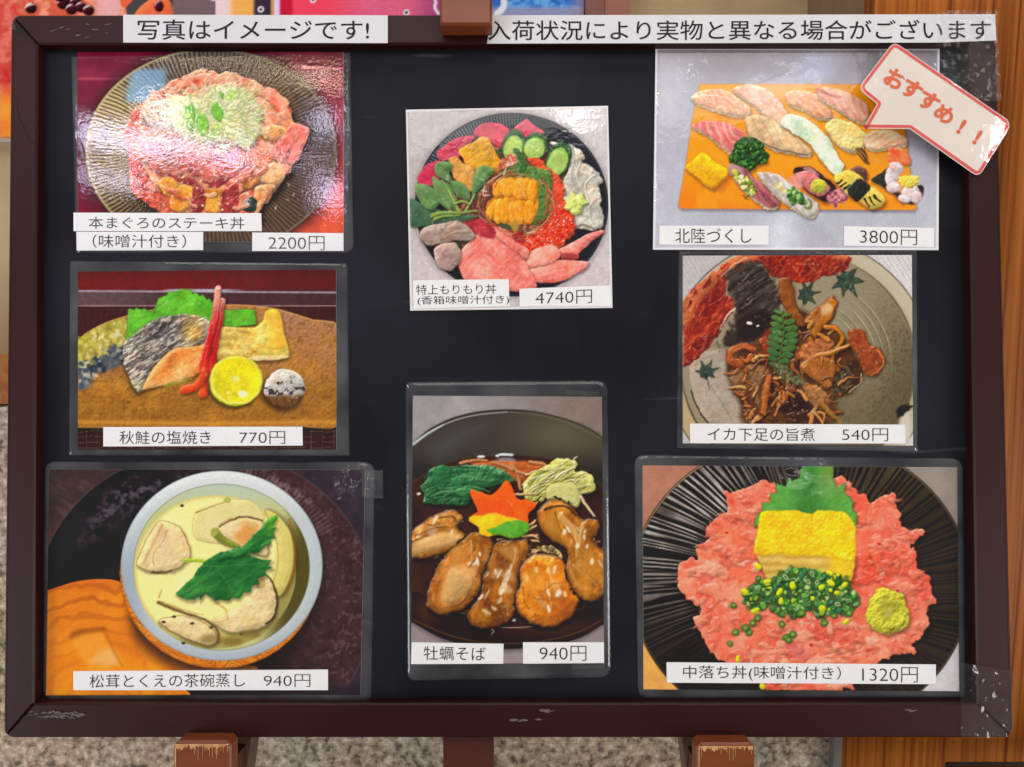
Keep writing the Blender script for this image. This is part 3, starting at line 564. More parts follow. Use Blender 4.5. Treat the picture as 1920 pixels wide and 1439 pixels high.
    for cx, cy, rx, ry, rot in [(680,592,44,68,.5),(735,590,46,66,.35),(806,598,50,74,.05),(850,600,40,74,0),(886,612,36,78,.03),(628,735,34,72,.5),(672,742,32,82,.1),(712,738,36,86,.1),(758,750,32,74,0),(800,750,38,84,-.05),(864,748,38,80,.05)]:
        c.ell(cx, cy, rx, ry, (224, 142, 40), rot=rot, col2=(240, 170, 66), na=1.57, **uni)
    c.poly([(740,820),(800,800),(790,880),(770,880)], (196, 150, 60), a=.8)
    for i in range(120):                                                    # nest of fine threads round the sea urchin
        a = rng.uniform(0, 6.28); rx, ry = 225 + rng.uniform(-34, 22), 200 + rng.uniform(-28, 26); da = rng.uniform(.15, .5)
        if -1.5 < a - 6.28 < -.9: continue
        q = [(785 + rx * math.cos(a + da * t) + rng.uniform(-12, 12), 690 + ry * math.sin(a + da * t) + rng.uniform(-12, 12)) for t in (0, .5, 1)]
        c.line(q, rng.uniform(4, 7), [(216,160,110),(230,190,150),(206,110,80),(186,120,70),(214,84,60)][rng.randint(5)], 3, a=.85, shadow=(2, 3, 4, .35))
    for q in [[(575,570),(640,530),(700,490)], [(580,580),(560,650),(610,640)], [(700,510),(730,430),(780,430)], [(740,400),(770,440),(720,450)], [(590,620),(560,610)]]:
        c.line(q, 9, (240, 214, 186), 6, a=.95, shadow=(2, 4, 4, .4))
    c.poly([(764,338),(800,350),(835,400),(845,470),(800,480),(806,420)], (48, 88, 44), col2=(76, 118, 60), ns=20, shadow=(3, 6, 8, .5))
    big = [(95,665),(150,680),(250,725),(380,765),(540,772),(470,800),(360,826),(220,834),(95,832)]
    c.poly(big, (58, 92, 66), col2=(84, 116, 88), ns=40, relief=.4, R=30, edge=((130, 160, 120), 6, .5), shadow=(3, 8, 12, .5))
    L = dict(col2=(112, 146, 92), ns=36, relief=.45, R=24, bump=6, bs=20, edge=((150, 178, 130), 6, .5), shadow=(5, 9, 12, .55))
    for P in [[(500,600),(510,500),(545,455),(600,450),(635,480),(600,530),(560,580),(505,640)], [(268,430),(320,418),(370,440),(352,500),(370,560),(300,530),(262,490)], [(130,590),(150,562),(210,570),(270,610),(310,660),(250,735),(180,700),(150,650)],
              [(245,520),(300,545),(360,570),(400,680),(395,740),(330,680),(260,620)], [(366,552),(440,560),(480,620),(470,680),(400,640)], [(250,560),(300,620),(360,700),(360,740),(280,680)]]:
        c.poly(P, (78, 118, 66), **L)
    for q, w in [([(420,760),(390,700),(350,600),(300,540)], 18), ([(440,760),(480,700),(510,640)], 20), ([(240,770),(330,745),(430,755),(530,740)], 26), ([(260,790),(330,770),(420,770)], 18), ([(390,690),(440,680),(480,700)], 18)]:
        c.line(q, w, (132, 164, 84), w * .6, relief=.5, R=9, shadow=(3, 6, 8, .5))
    c.poly([(165,880),(200,840),(280,826),(400,806),(470,840),(515,900),(480,925),(400,928),(300,955),(220,965),(172,930)], (180, 160, 150), col2=(146, 124, 110), ns=46, nr=2, na=-.3, relief=.4, R=34, bump=18, bs=40, spec=.25, shadow=(4, 10, 16, .6))
    c.line([(300,930),(390,880),(480,880)], 16, (128, 108, 84), 8, a=.8, soft=6); c.line([(320,915),(400,868),(470,862)], 7, (206, 190, 178), 4, a=.7, soft=4)
    c.poly([(262,985),(330,945),(400,948),(430,1000),(420,1070),(385,1110),(350,1132),(290,1108),(262,1060)], (190, 166, 156), col2=(160, 130, 120), ns=50, relief=.4, R=36, bump=14, bs=36, spec=.25, shadow=(4, 10, 16, .6))
    c.grain(.12, 5)
    # the photographic paper's white margin
    m = np.minimum(np.minimum(X - (72 + (Y - 90) * .022), (1371 + (Y - 65) * .0225) - X), np.minimum(Y - (90 - (X - 72) * .0193), (1379 - (X - 100) * .0135) - Y))
    c.mask(sstep(13, 8, m), (226, 224, 224))
def paint_oyster_noodles(c):
    X, Y = c.X, c.Y; rng = np.random.RandomState(5)
    c.C[:] = mixc((150, 146, 146), (132, 116, 108), sstep(300, 900, X)); c.mask(sstep(700, 1200, Y), (148, 134, 136))
    c.mask(.35 * np.exp(-((X - 300) / 60.)**2) * sstep(300, 100, Y), (190, 184, 178)); c.grain(.12, 40)
    out = [(40,350),(82,318),(160,256),(260,206),(380,176),(515,166),(640,174),(780,208),(880,246),(950,292),(1000,340),(1000,1130),(950,1150),(860,1205),(720,1246),(515,1262),(330,1246),(200,1206),(82,1140),(40,1110)]
    def bf(k, x, y, sd):
        k = mixc((62, 58, 54), (74, 68, 54), sstep(300, 800, x)); k = mixc(k, (96, 90, 72), .8 * np.exp(-(((x - 760) / 170.)**2 + ((y - 280) / 80.)**2)))
        k = mixc(k, (40, 36, 34), sstep(330, 480, y)); k = mixc(k, (36, 24, 14), sstep(900, 1060, y)); k = mixc(k, (84, 54, 22), .5 * np.exp(-(((x - 700) / 260.)**2 + ((y - 1165) / 40.)**2)))
        return mixc(k, (110, 66, 30), .5 * np.exp(-(((x - 150) / 60.)**2 + ((y - 1080) / 60.)**2)))
    c.poly(out, (50, 46, 42), fn=bf, edge=((24, 20, 18), 7, .8), shadow=(0, 8, 20, .4))
    c.line([(82,330),(160,268),(260,218),(380,188),(515,178)], 7, (176, 178, 176), 5, a=.75, soft=3); c.line([(86,322),(150,276),(220,238)], 13, (206, 210, 212), 6, a=.8, soft=6)
    c.line([(515,178),(640,186),(780,220),(940,296)], 5, (112, 100, 80), 5, a=.7, soft=3)
    c.line([(90,1128),(220,1192),(360,1228),(515,1240),(700,1226),(860,1180),(945,1130)], 5, (130, 84, 40), 4, a=.6, soft=4)
    c.poly([(160,330),(300,250),(420,240),(300,330),(200,420)], (92, 92, 96), soft=50, a=.35)
    soup = [(40,560),(120,470),(230,415),(340,385),(515,372),(680,385),(800,420),(900,480),(1000,590),(1000,960),(940,1010),(850,1080),(760,1130),(640,1160),(500,1168),(400,1150),(330,1105),(220,1080),(120,1000),(40,960)]
    c.poly(soup, (44, 28, 18), col2=(66, 40, 20), ns=80, edge=((120, 92, 66), 5, .5))
    c.line([(330,1108),(400,1150),(500,1166),(640,1160),(760,1128)], 4, (186, 170, 150), 3, a=.8, soft=2); c.line([(180,1050),(250,1085),(320,1100)], 3, (160, 140, 120), 3, a=.7, soft=2)
    for p, a in [((500,372),26), ((395,382),18), ((530,374),14), ((470,378),10), ((545,1130),9), ((530,1100),7), ((110,552),9)]: c.ell(p[0], p[1], a, 6, (216, 220, 226), soft=4)
    c.ell(510, 400, 44, 14, (150, 160, 176), soft=12, a=.8)
    c.organic(.8, .4)
    c.poly([(350,412),(450,402),(640,404),(700,420),(650,480),(560,500),(430,470)], (160, 74, 36), col2=(190, 100, 52), ns=30, nr=3, soft=10, relief=.4, bump=14, bs=20)
    N = dict(relief=.5, R=7, shadow=(2, 4, 5, .5))
    for q in [[(535,420),(565,460),(575,530)], [(620,404),(690,416),(720,440)], [(560,450),(620,470),(680,460)], [(300,412),(360,396),(420,400)], [(450,410),(500,420),(540,440)]]: c.line(q, 15, (190, 130, 86), 12, **N)
    G = [(116,520),(150,480),(160,440),(210,422),(260,432),(330,420),(420,424),(500,444),(548,490),(520,506),(440,520),(360,560),(330,600),(250,606),(170,600),(130,590),(136,550)]
    c.poly(G, (34, 84, 50), col2=(62, 122, 74), ns=40, nr=3, na=.2, relief=.6, R=26, bump=22, bs=22, spec=.3, st=.4, shadow=(4, 10, 16, .6))
    for i in range(44):
        y0 = rng.uniform(440, 590); x0 = rng.uniform(130, 330); L = rng.uniform(60, 210)
        if x0 + L > 540 or y0 > 600 - max(0, x0 + L - 330) * .5: continue
        c.line([(x0, y0), (x0 + L * .5, y0 - rng.uniform(5, 28)), (x0 + L, y0 + rng.uniform(-20, 16))], rng.uniform(6, 15), [(30,76,46),(72,140,86),(46,104,60),(98,160,104),(24,60,40)][rng.randint(5)], 3, a=.75, relief=.5, R=6, soft=3)
    c.ell(215, 470, 44, 52, (44, 108, 62), rot=.5, relief=.5, R=26, bump=10, bs=12, a=.8)
    O = [(588,508),(640,452),(700,420),(740,396),(800,394),(832,410),(826,450),(880,456),(912,490),(908,540),(850,556),(846,600),(800,625),(720,620),(680,600),(665,560),(600,578)]
    c.poly(O, (198, 198, 96), col2=(226, 226, 150), ns=34, rough=6, rs=20, relief=.4, R=26, bump=14, bs=20, shadow=(4, 10, 16, .6))
    for i in range(130):
        a = rng.uniform(-.9, -.2); p = (rng.uniform(600, 820), rng.uniform(430, 590)); L = rng.uniform(50, 130)
        e = (p[0] + L * math.cos(a), p[1] + L * math.sin(a))
        if Canvas._sd(np.array([e[0]]), np.array([e[1]]), np.asarray(O, float))[0] > 4: continue
        c.line([p, ((p[0] + e[0]) / 2, (p[1] + e[1]) / 2 - 10), e], rng.uniform(4, 9), [(226,226,150),(204,206,96),(238,238,186),(182,184,80)][rng.randint(4)], 4, a=.8, relief=.35, R=6, shadow=(1, 4, 4, .35))
    c.poly([(690,530),(740,500),(810,500),(844,540),(840,605),(780,600),(700,600)], (222, 220, 142), relief=.3, R=18, a=.8, edge=((170, 170, 80), 6, .6), shadow=(2, 6, 8, .4))
    c.line([(818,420),(815,395),(835,384)], 7, (226, 222, 196), 4); c.line([(850,565),(880,610),(912,655)], 14, (214, 196, 160), 9, **N); c.line([(585,510),(620,480),(660,470)], 8, (226, 224, 170), 4)
    for q in [[(545,560),(600,548),(650,552)], [(560,585),(620,600),(650,590)], [(500,770),(580,750),(655,740)], [(540,775),(600,765),(660,770)], [(470,760),(540,765),(600,745)], [(610,700),(640,680),(655,660)], [(615,715),(645,700),(660,685)], [(560,760),(620,740),(660,752)]]: c.line(q, 12, (214, 176, 124), 9, **N)
    def oy(P, a, b, R=34, ax=None, **k):
        Q = np.asarray(P, float); cen = Q.mean(0); Q = cen + (Q - cen) * 1.2
        c.poly(Q, (46, 30, 18), rough=12, rs=16, soft=5, relief=.5, R=10, bump=10, bs=10)          # dark frilled rim
        for _ in range(16):
            e_ = Q[rng.randint(len(Q))]; e_ = e_ + (Q[rng.randint(len(Q))] - e_) * .12; a_ = rng.uniform(0, 6.28)
            c.line([e_, e_ + 12 * np.array([math.cos(a_), math.sin(a_)]), e_ + 22 * np.array([math.cos(a_ + .9), math.sin(a_ + .9)])], rng.uniform(5, 9), [(206,176,130),(40,28,20),(150,116,76),(92,66,40)][rng.randint(4)], 3, a=.8, soft=2)
        Q = cen + (Q - cen) * .955; P = Q
        a = np.minimum(np.array(a, float) * 1.14 + 6, 250); b = np.array(b, float) * 1.08
        c.poly(P, a, col2=b, ns=46, nr=1.6, na=1.1, nc=2.4, relief=.6, R=R, bump=8, bs=46, spec=.6, st=.34, rough=4, rs=20, edge=((66, 36, 16), 18, .6), shadow=(4, 12, 20, .5), **k)
        for _ in range(3): e_ = cen + (Q[rng.randint(len(Q))] - cen) * .35; c.ell(e_[0], e_[1], rng.uniform(16, 34), rng.uniform(12, 24), [(226,186,130),(196,170,140),(236,206,160)][rng.randint(3)], rot=rng.uniform(0, 3), soft=16, a=.5)
        for _ in range(5): e_ = cen + (Q[rng.randint(len(Q))] - cen) * rng.uniform(.1, .6); c.ell(e_[0] - 8, e_[1] - 12, rng.uniform(4, 9), rng.uniform(8, 22), (255, 246, 226), rot=rng.uniform(-.5, .8), soft=5, a=.75)
        U = np.linalg.svd(Q - cen, full_matrices=False)[2][0]; N_ = np.array([-U[1], U[0]]); L = np.abs((Q - cen) @ U).max(); Wd = np.abs((Q - cen) @ N_).max()
        for _ in range(7):
            o_ = rng.uniform(-.75, .75); s0 = rng.uniform(-.8, .3); pp = [cen + U * L * (s0 + t * rng.uniform(.35, .7)) + N_ * Wd * (o_ * math.sqrt(max(0, 1 - (s0 + t * .5)**2)) + rng.uniform(-.1, .1)) for t in (0, .5, 1)]
            if max(Canvas._sd(np.array([p[0]]), np.array([p[1]]), Q)[0] for p in pp) > -8: continue
            c.line(pp, rng.uniform(5, 12), [(84,48,20),(226,182,118),(64,40,20),(240,206,150),(120,72,28)][rng.randint(5)], 3, a=.55, soft=4)
    oy([(40,760),(82,735),(130,690),(200,656),(262,640),(300,672),(275,710),(312,745),(305,775),(250,800),(180,832),(82,834),(40,834)], (196, 140, 68), (146, 92, 38))
    c.poly([(84,780),(160,745),(230,725),(306,745),(280,775),(200,806),(100,826)], (222, 176, 116), soft=12, a=.85, relief=.3, R=20); c.line([(90,745),(160,715),(220,700),(260,706)], 8, (120, 74, 30), 6, a=.7, soft=5); c.line([(150,690),(200,705)], 6, (90,50,20), 3, a=.7)
    c.line([(210,662),(265,650),(290,675)], 10, (60, 40, 24), 6, a=.7, soft=6)
    oy([(325,770),(360,750),(420,762),(435,800),(430,850),(395,920),(385,970),(350,1030),(290,1068),(220,1082),(172,1052),(172,990),(200,910),(240,850)], (170, 108, 46), (132, 78, 28))
    c.poly([(260,890),(320,870),(362,930),(340,1000),(270,1050),(215,1040),(225,960)], (214, 172, 110), soft=22, a=.85, relief=.25, R=40); c.line([(350,770),(345,830),(358,880)], 8, (222, 186, 120), 4, a=.7, soft=5); c.ell(290, 840, 40, 44, (196, 132, 60), soft=24, a=.8)
    oy([(465,800),(500,786),(590,786),(600,820),(585,880),(556,960),(558,1040),(520,1110),(440,1142),(372,1128),(356,1080),(400,1010),(420,930),(440,860)], (156, 94, 32), (112, 62, 20))
    for p, a, b in [((510,935),14,44), ((495,985),16,30), ((530,890),7,24), ((480,1040),10,18), ((425,1010),5,26), ((420,1090),22,8), ((455,1075),16,7)]: c.ell(p[0], p[1], a, b, (240, 222, 190), rot=.4, soft=7, a=.7)
    c.poly([(470,800),(560,790),(560,860),(500,840)], (196, 144, 76), soft=12, a=.7); c.line([(545,800),(552,850),(530,900)], 10, (220, 180, 120), 5, a=.7, soft=4)
    c.poly([(596,850),(640,800),(720,790),(770,840),(760,880),(680,850),(610,880)], (60, 44, 28), col2=(206, 180, 120), ns=20, nc=3, rough=8, rs=14, relief=.5, bump=12, bs=12)
    oy([(590,900),(640,850),(700,846),(760,872),(790,930),(812,990),(826,1042),(790,1100),(720,1140),(640,1128),(580,1080),(568,1020),(592,960)], (206, 126, 36), (172, 92, 24), R=50)
    c.ell(640, 950, 40, 60, (222, 156, 60), soft=26, a=.7); c.line([(690,990),(720,960),(760,960)], 8, (150, 84, 24), 4, a=.6, soft=5); c.line([(640,1030),(720,1040),(790,1020)], 9, (156, 84, 22), 4, a=.5, soft=6)
    for p in [(605,940),(650,900),(700,905),(780,1010)]: c.ell(p[0], p[1], 9, 16, (246, 214, 150), soft=6, a=.7)
    oy([(676,650),(720,612),(770,604),(826,640),(850,680),(915,690),(918,740),(900,770),(950,820),(1000,860),(1000,930),(925,1000),(870,1010),(815,960),(792,880),(800,810),(740,770),(690,720)], (176, 114, 42), (138, 84, 30))
    c.line([(760,660),(800,690),(830,740),(840,800),(835,840)], 30, (206, 160, 92), 16, a=.85, relief=.5, R=12, soft=4); c.line([(860,690),(850,740),(845,790)], 16, (216, 176, 112), 10, a=.8, relief=.4, R=9, soft=3)
    c.line([(690,625),(740,606),(800,612),(830,650)], 13, (44, 34, 24), 9, a=.8, soft=5); c.ell(880, 880, 56, 70, (200, 132, 46), soft=36, a=.8); c.ell(720, 690, 36, 44, (196, 136, 60), soft=20, a=.7)
    for p, a, b in [((835,790),9,12), ((900,860),8,16), ((760,640),9,6), ((880,790),6,10)]: c.ell(p[0], p[1], a, b, (248, 232, 200), soft=5, a=.8)
    c.line([(800,860),(815,930),(850,985)], 8, (206, 160, 100), 5, a=.6, soft=5)
    mp = [(345,535),(395,545),(445,556),(475,530),(512,488),(535,515),(555,572),(600,578),(650,592),(632,625),(608,650),(612,690),(604,730),(575,742),(545,756),(490,738),(430,742),(388,735),(380,702),(342,675),(346,652),(378,632),(360,590)]
    c.poly(mp, (232, 84, 26), sm=1, col2=(238, 104, 36), ns=60, relief=.25, R=20, shadow=(4, 12, 16, .6))
    c.poly([(342,675),(346,652),(400,650),(450,640),(500,652),(560,668),(590,690),(520,700),(440,745),(388,736),(380,702)], (244, 186, 18), sm=1, col2=(250, 206, 50), ns=40, soft=5)
    c.poly([(418,722),(470,700),(510,680),(570,672),(612,690),(604,732),(545,757),(490,740),(450,738)], (76, 156, 44), sm=1, col2=(104, 180, 60), ns=24, relief=.2, R=12, soft=4)
    c.grain(.10, 4)
def paint_sushi_platter(c):
    X, Y = c.X, c.Y; rng = np.random.RandomState(6)
    c.C[:] = mixc((150, 146, 154), (172, 172, 184), sstep(60, 420, Y)); c.mask(sstep(600, 1000, Y) * .8, (188, 190, 198))
    c.mask(.55 * np.exp(-((X - 150) / 120.)**2), (196, 196, 206)); c.mask(.75 * np.exp(-((X - 710) / 80.)**2) * sstep(800, 1000, Y), (222, 226, 232)); c.mask(.4 * np.exp(-((X - 430) / 90.)**2) * sstep(800, 1000, Y), (158, 158, 166))
    c.mask(.4 * np.exp(-((X - 900) / 110.)**2) * sstep(840, 1000, Y), (166, 164, 172)); c.mask(.45 * sstep(150, 60, Y), (138, 130, 132)); c.mask(.7 * np.exp(-(((X - 890) / 130.)**2 + ((Y - 150) / 70.)**4)), (176, 180, 206))
    c.mask(.4 * sstep(1250, 1500, X) * sstep(300, 900, Y), (196, 196, 206)); c.grain(.08, 50); c.grain(.08, 4, 9)
    bd = [(298,236),(700,234),(1260,238),(1320,420),(1345,640),(1382,850),(1370,866),(205,858),(190,840),(230,620),(262,400)]
    def bf(k, x, y, sd): return mixc(mixc((242, 156, 40), (238, 132, 30), sstep(600, 850, y)), (246, 172, 60), .5 * np.clip((fbm(x, y, 110, 3, 3) - .45) * 4, 0, 1))
    c.poly(bd, (240, 150, 40), sm=0, fn=bf, shadow=(4, 10, 14, .35), edge=((214, 112, 24), 7, .5))
    c.organic(.9, .6)
    S = dict(ns=30, nr=3, relief=.3, R=22, bump=6, bs=20, spec=.2, st=.5, shadow=(4, 8, 14, .38))
    def nig(P, a, b, na=.5, st=None, **k):
        Q = [(x + 3, y + 13) for x, y in P]; c.poly(Q, (236, 222, 196), col2=(206, 186, 150), ns=9, nc=3, rough=5, rs=9, shadow=(4, 8, 14, .38)); c.poly(P, a, col2=b, na=na, stripe=st, **dict(S, **k))
    w = (246, 228, 204)
    nig([(258,300),(290,272),(340,262),(410,262),(470,290),(545,345),(538,385),(470,388),(400,370),(350,352),(290,330)], (236, 196, 160), (226, 150, 120), .55, (w, 26, -.5, .35, .35, 3))
    c.line([(360,345),(420,330),(500,352),(530,380)], 8, (226, 150, 116), 5, a=.7, soft=3); c.line([(300,290),(380,290),(440,310)], 7, (248, 226, 204), 5, a=.7, soft=3)
    nig([(465,262),(520,240),(565,234),(640,262),(700,320),(748,400),(740,430),(700,440),(620,380),(560,330)], (240, 196, 168), (230, 170, 146), .8, (w, 40, -.6, .25, .3, 2))
    nig([(725,280),(780,264),(850,272),(910,310),(950,370),(945,405),(890,402),(820,360),(745,330)], (240, 178, 138), (234, 156, 116), .6, (w, 34, -.7, .25, .3, 2))
    nig([(880,270),(930,250),(990,256),(1080,296),(1140,350),(1130,420),(1060,405),(970,345),(905,305)], (232, 146, 128), (242, 186, 160), .6, (w, 30, -.6, .3, .36, 2))
    c.line([(885,268),(940,285),(1010,300)], 20, (150, 74, 76), 8, a=.7, soft=8, rough=4)
    nig([(262,442),(300,422),(380,418),(440,432),(510,470),(545,520),(520,560),(450,572),(380,525),(320,480)], (232, 142, 130), (222, 98, 100), .5, (w, 36, -.4, .3, .36, 2))
    nig([(522,425),(540,395),(585,384),(660,408),(740,466),(800,510),(855,565),(835,586),(740,572),(640,542),(550,490)], (232, 204, 160), (222, 184, 138), .6, ((206, 164, 116), 42, -.45, .14, .6, 1.5), edge=((176, 150, 110), 6, .4))
    c.line([(560,505),(650,548),(740,575),(838,588)], 8, (110, 100, 88), 8, a=.8, soft=3)
    def sq(k, x, y, sd): return mixc(mixc((218, 236, 208), (236, 238, 222), sstep(.4, .7, fbm(x, y, 50, 6, 3))), (196, 226, 196), .6 * np.exp(-(((x - 830) / 90.)**2 + ((y - 470) / 60.)**2)))
    c.poly([(706,435),(725,395),(760,383),(830,408),(905,468),(955,530),(985,590),(1018,645),(985,692),(950,670),(900,612),(850,535),(770,482)], (220, 235, 205), fn=sq, relief=.25, R=30, bump=6, bs=30, shadow=(6, 12, 18, .5))
    nig([(925,455),(945,420),(990,408),(1060,428),(1115,470),(1122,515),(1105,560),(1040,566),(980,530)], (234, 202, 104), (240, 218, 150), .6, None, bump=16, bs=14, rough=6, rs=16)
    nig([(1115,500),(1150,470),(1250,468),(1320,500),(1330,530),(1270,545),(1180,562),(1130,545)], (240, 170, 122), (246, 196, 156), .2, (w, 24, 1.2, .4, .6, 2))
    c.poly([(1075,560),(1110,552),(1140,600),(1146,642),(1115,625),(1090,590)], (120, 74, 40), col2=(70, 50, 34), ns=16); c.line([(1080,565),(1140,640)], 4, (206, 160, 90), 2); c.line([(1095,560),(1130,600)], 4, (214, 150, 80), 2)
    c.poly([(1238,560),(1290,552),(1330,575),(1355,632),(1290,640),(1245,622)], (232, 84, 44), col2=(246, 140, 90), ns=18, nr=3, na=.8, relief=.4, R=14, spec=.4, rough=5, shadow=(4, 8, 10, .4)); c.poly([(1140,580),(1240,590),(1235,640),(1150,630)], (240, 146, 60), a=.6, soft=10)
    def tam(k, x, y, sd): return mixc(mixc((248, 206, 36), (238, 184, 22), sstep(.4, .7, fbm(x, y, 34, 8, 3))), (220, 150, 16), .6 * sstep(0, 60, (y - 675) + (x - 440) * -.72 - 30))
    c.poly([(228,655),(270,610),(312,578),(380,625),(442,676),(400,720),(362,756),(290,705)], (245, 205, 40), sm=1, fn=tam, relief=.3, R=18, bump=8, bs=12, shadow=(8, 14, 20, .5)); c.poly([(362,756),(400,720),(442,676),(455,720),(412,778)], (196, 112, 30), a=.55, soft=8)
    pr = [(540 + (88 + 14 * math.sin(5 * a)) * math.cos(a), 588 + (78 + 10 * math.sin(4 * a + 1)) * math.sin(a)) for a in np.arange(0, 6.2, .3)]
    c.poly(pr, (30, 60, 26), rough=10, rs=14, a=.85, shadow=(6, 14, 18, .5)); blobs(c, rng, pr, 150, 7, 13, [(52,104,40),(36,80,32),(74,132,54),(46,92,46),(96,150,70)], 1.5, relief=.8, R=7, edge=((24,54,22),4,.6), shadow=(2,4,5,.4))
    nig([(438,655),(470,640),(520,655),(580,710),(650,765),(692,800),(690,845),(640,852),(580,815),(520,760),(470,710)], (142, 66, 76), (190, 110, 116), .7, (( 222,180,180), 26, -.6, .25, .3, 2)); c.ell(475, 665, 44, 28, (186, 158, 160), rot=.5, soft=10, a=.8)
    blobs(c, rng, [(462,680),(500,672),(560,730),(575,780),(540,785),(490,730)], 46, 6, 12, [(206,206,80),(226,226,150),(120,150,54),(90,130,50),(240,240,200)], 1.6, relief=.4, R=6, shadow=(2,3,4,.35))
    c.line([(515,790),(530,806),(545,790)], 5, (50, 70, 40), 4); c.line([(520,805),(540,812)], 4, (60, 80, 40), 3)
    nig([(590,690),(630,678),(700,690),(770,745),(840,795),(884,835),(880,882),(830,892),(750,838),(680,790)], (178, 168, 164), (212, 204, 196), .7, ((236,232,226), 30, -.6, .3, .5, 2)); c.ell(845, 850, 30, 36, (200, 192, 176), soft=6, a=.9); c.ell(838, 836, 22, 26, (90, 100, 70), soft=6, a=.85); c.ell(832, 830, 13, 16, (190, 190, 150), soft=4)
    blobs(c, rng, [(720,770),(760,745),(810,790),(820,830),(770,830)], 50, 6, 12, [(74,128,56),(56,104,46),(110,160,80),(150,190,110)], 1.5, relief=.5, R=6, shadow=(2,3,4,.35)); blobs(c, rng, [(670,740),(710,730),(730,790),(690,780)], 14, 5, 10, [(222,210,120),(232,222,160)], 1.5)
    c.poly([(765,668),(800,650),(850,645),(905,680),(965,735),(975,790),(930,830),(870,800),(810,745)], (66, 36, 40), col2=(40, 24, 28), ns=24, shadow=(6,12,16,.5)); c.poly([(780,690),(830,668),(900,700),(950,760),(900,800),(830,760)], (190, 104, 108), col2=(222, 150, 146), ns=26, relief=.4, R=22, bump=8, bs=16, spec=.3); c.poly([(740,720),(790,680),(815,750),(780,752)], (214, 150, 150), a=.8)
    c.ell(895, 745, 40, 38, (164, 174, 52), col2=(196, 200, 90), ns=16, relief=.5, R=26, bump=8, bs=10); c.poly([(810,655),(850,648),(900,690),(860,680)], (222, 160, 160), a=.8, soft=4)
    c.poly([(930,800),(965,770),(1005,762),(1045,790),(1030,820),(990,835),(985,862),(955,840)], (206, 140, 150), col2=(120, 60, 70), ns=16, nc=4, rough=8, rs=12, relief=.4, R=14, bump=8, bs=10)
    c.ell(1090, 686, 48, 40, (84, 52, 44), col2=(110, 76, 64), ns=18, relief=.4, R=24, spec=.2, shadow=(6,10,12,.5))
    c.poly([(968,700),(1000,676),(1045,664),(1100,690),(1140,735),(1200,775),(1226,820),(1205,845),(1160,862),(1100,830),(1040,790),(990,750)], (208, 186, 68), col2=(226, 206, 110), ns=24, relief=.35, R=24, shadow=(6,12,16,.5))
    for a, b in [((985,735),(1010,715)), ((1000,752),(1030,728)), ((1018,765),(1046,742)), ((1120,810),(1148,850)), ((1145,800),(1178,838)), ((1170,790),(1204,822))]: c.line([a, b], 12, (34, 32, 28), 7)
    c.poly([(1030,770),(1060,735),(1100,705),(1150,745),(1120,790),(1085,826)], (28, 28, 28), col2=(48, 52, 50), ns=18, relief=.4, R=20, spec=.3, st=.4)
    c.poly([(1155,712),(1200,680),(1255,650),(1250,690),(1300,790),(1310,830),(1270,790),(1210,745)], (36, 34, 32), col2=(56, 56, 52), ns=20, relief=.3, R=20, shadow=(6,12,16,.5)); c.poly([(1300,800),(1410,740),(1412,800),(1370,836),(1310,832)], (44, 42, 40))
    for p, a, b, rt in [((1262,690),36,52,.3), ((1282,650),40,26,.4), ((1268,750),34,30,0), ((1350,780),48,40,0), ((1382,800),30,30,0), ((1320,810),34,22,.3)]: c.ell(p[0], p[1], a, b, (208, 186, 190), rot=rt, col2=(228, 212, 212), ns=26, relief=.35, R=24, bump=5, bs=14, edge=((168,140,146),7,.5))
    c.poly([(1295,705),(1330,690),(1390,700),(1392,740),(1350,758),(1310,745)], (232, 196, 56), col2=(244, 220, 120), ns=10, nc=3, rough=8, rs=10, relief=.5, R=16, bump=8, bs=9)
    c.grain(.10, 4)
    m = np.minimum(np.minimum(X - (78 - (Y - 52) * .0129), (1497 - (Y - 58) * .005) - X), np.minimum(Y - (52 + (X - 78) * .0042), 1064 - Y))
    c.mask(sstep(13, 8, m), (226, 226, 228))
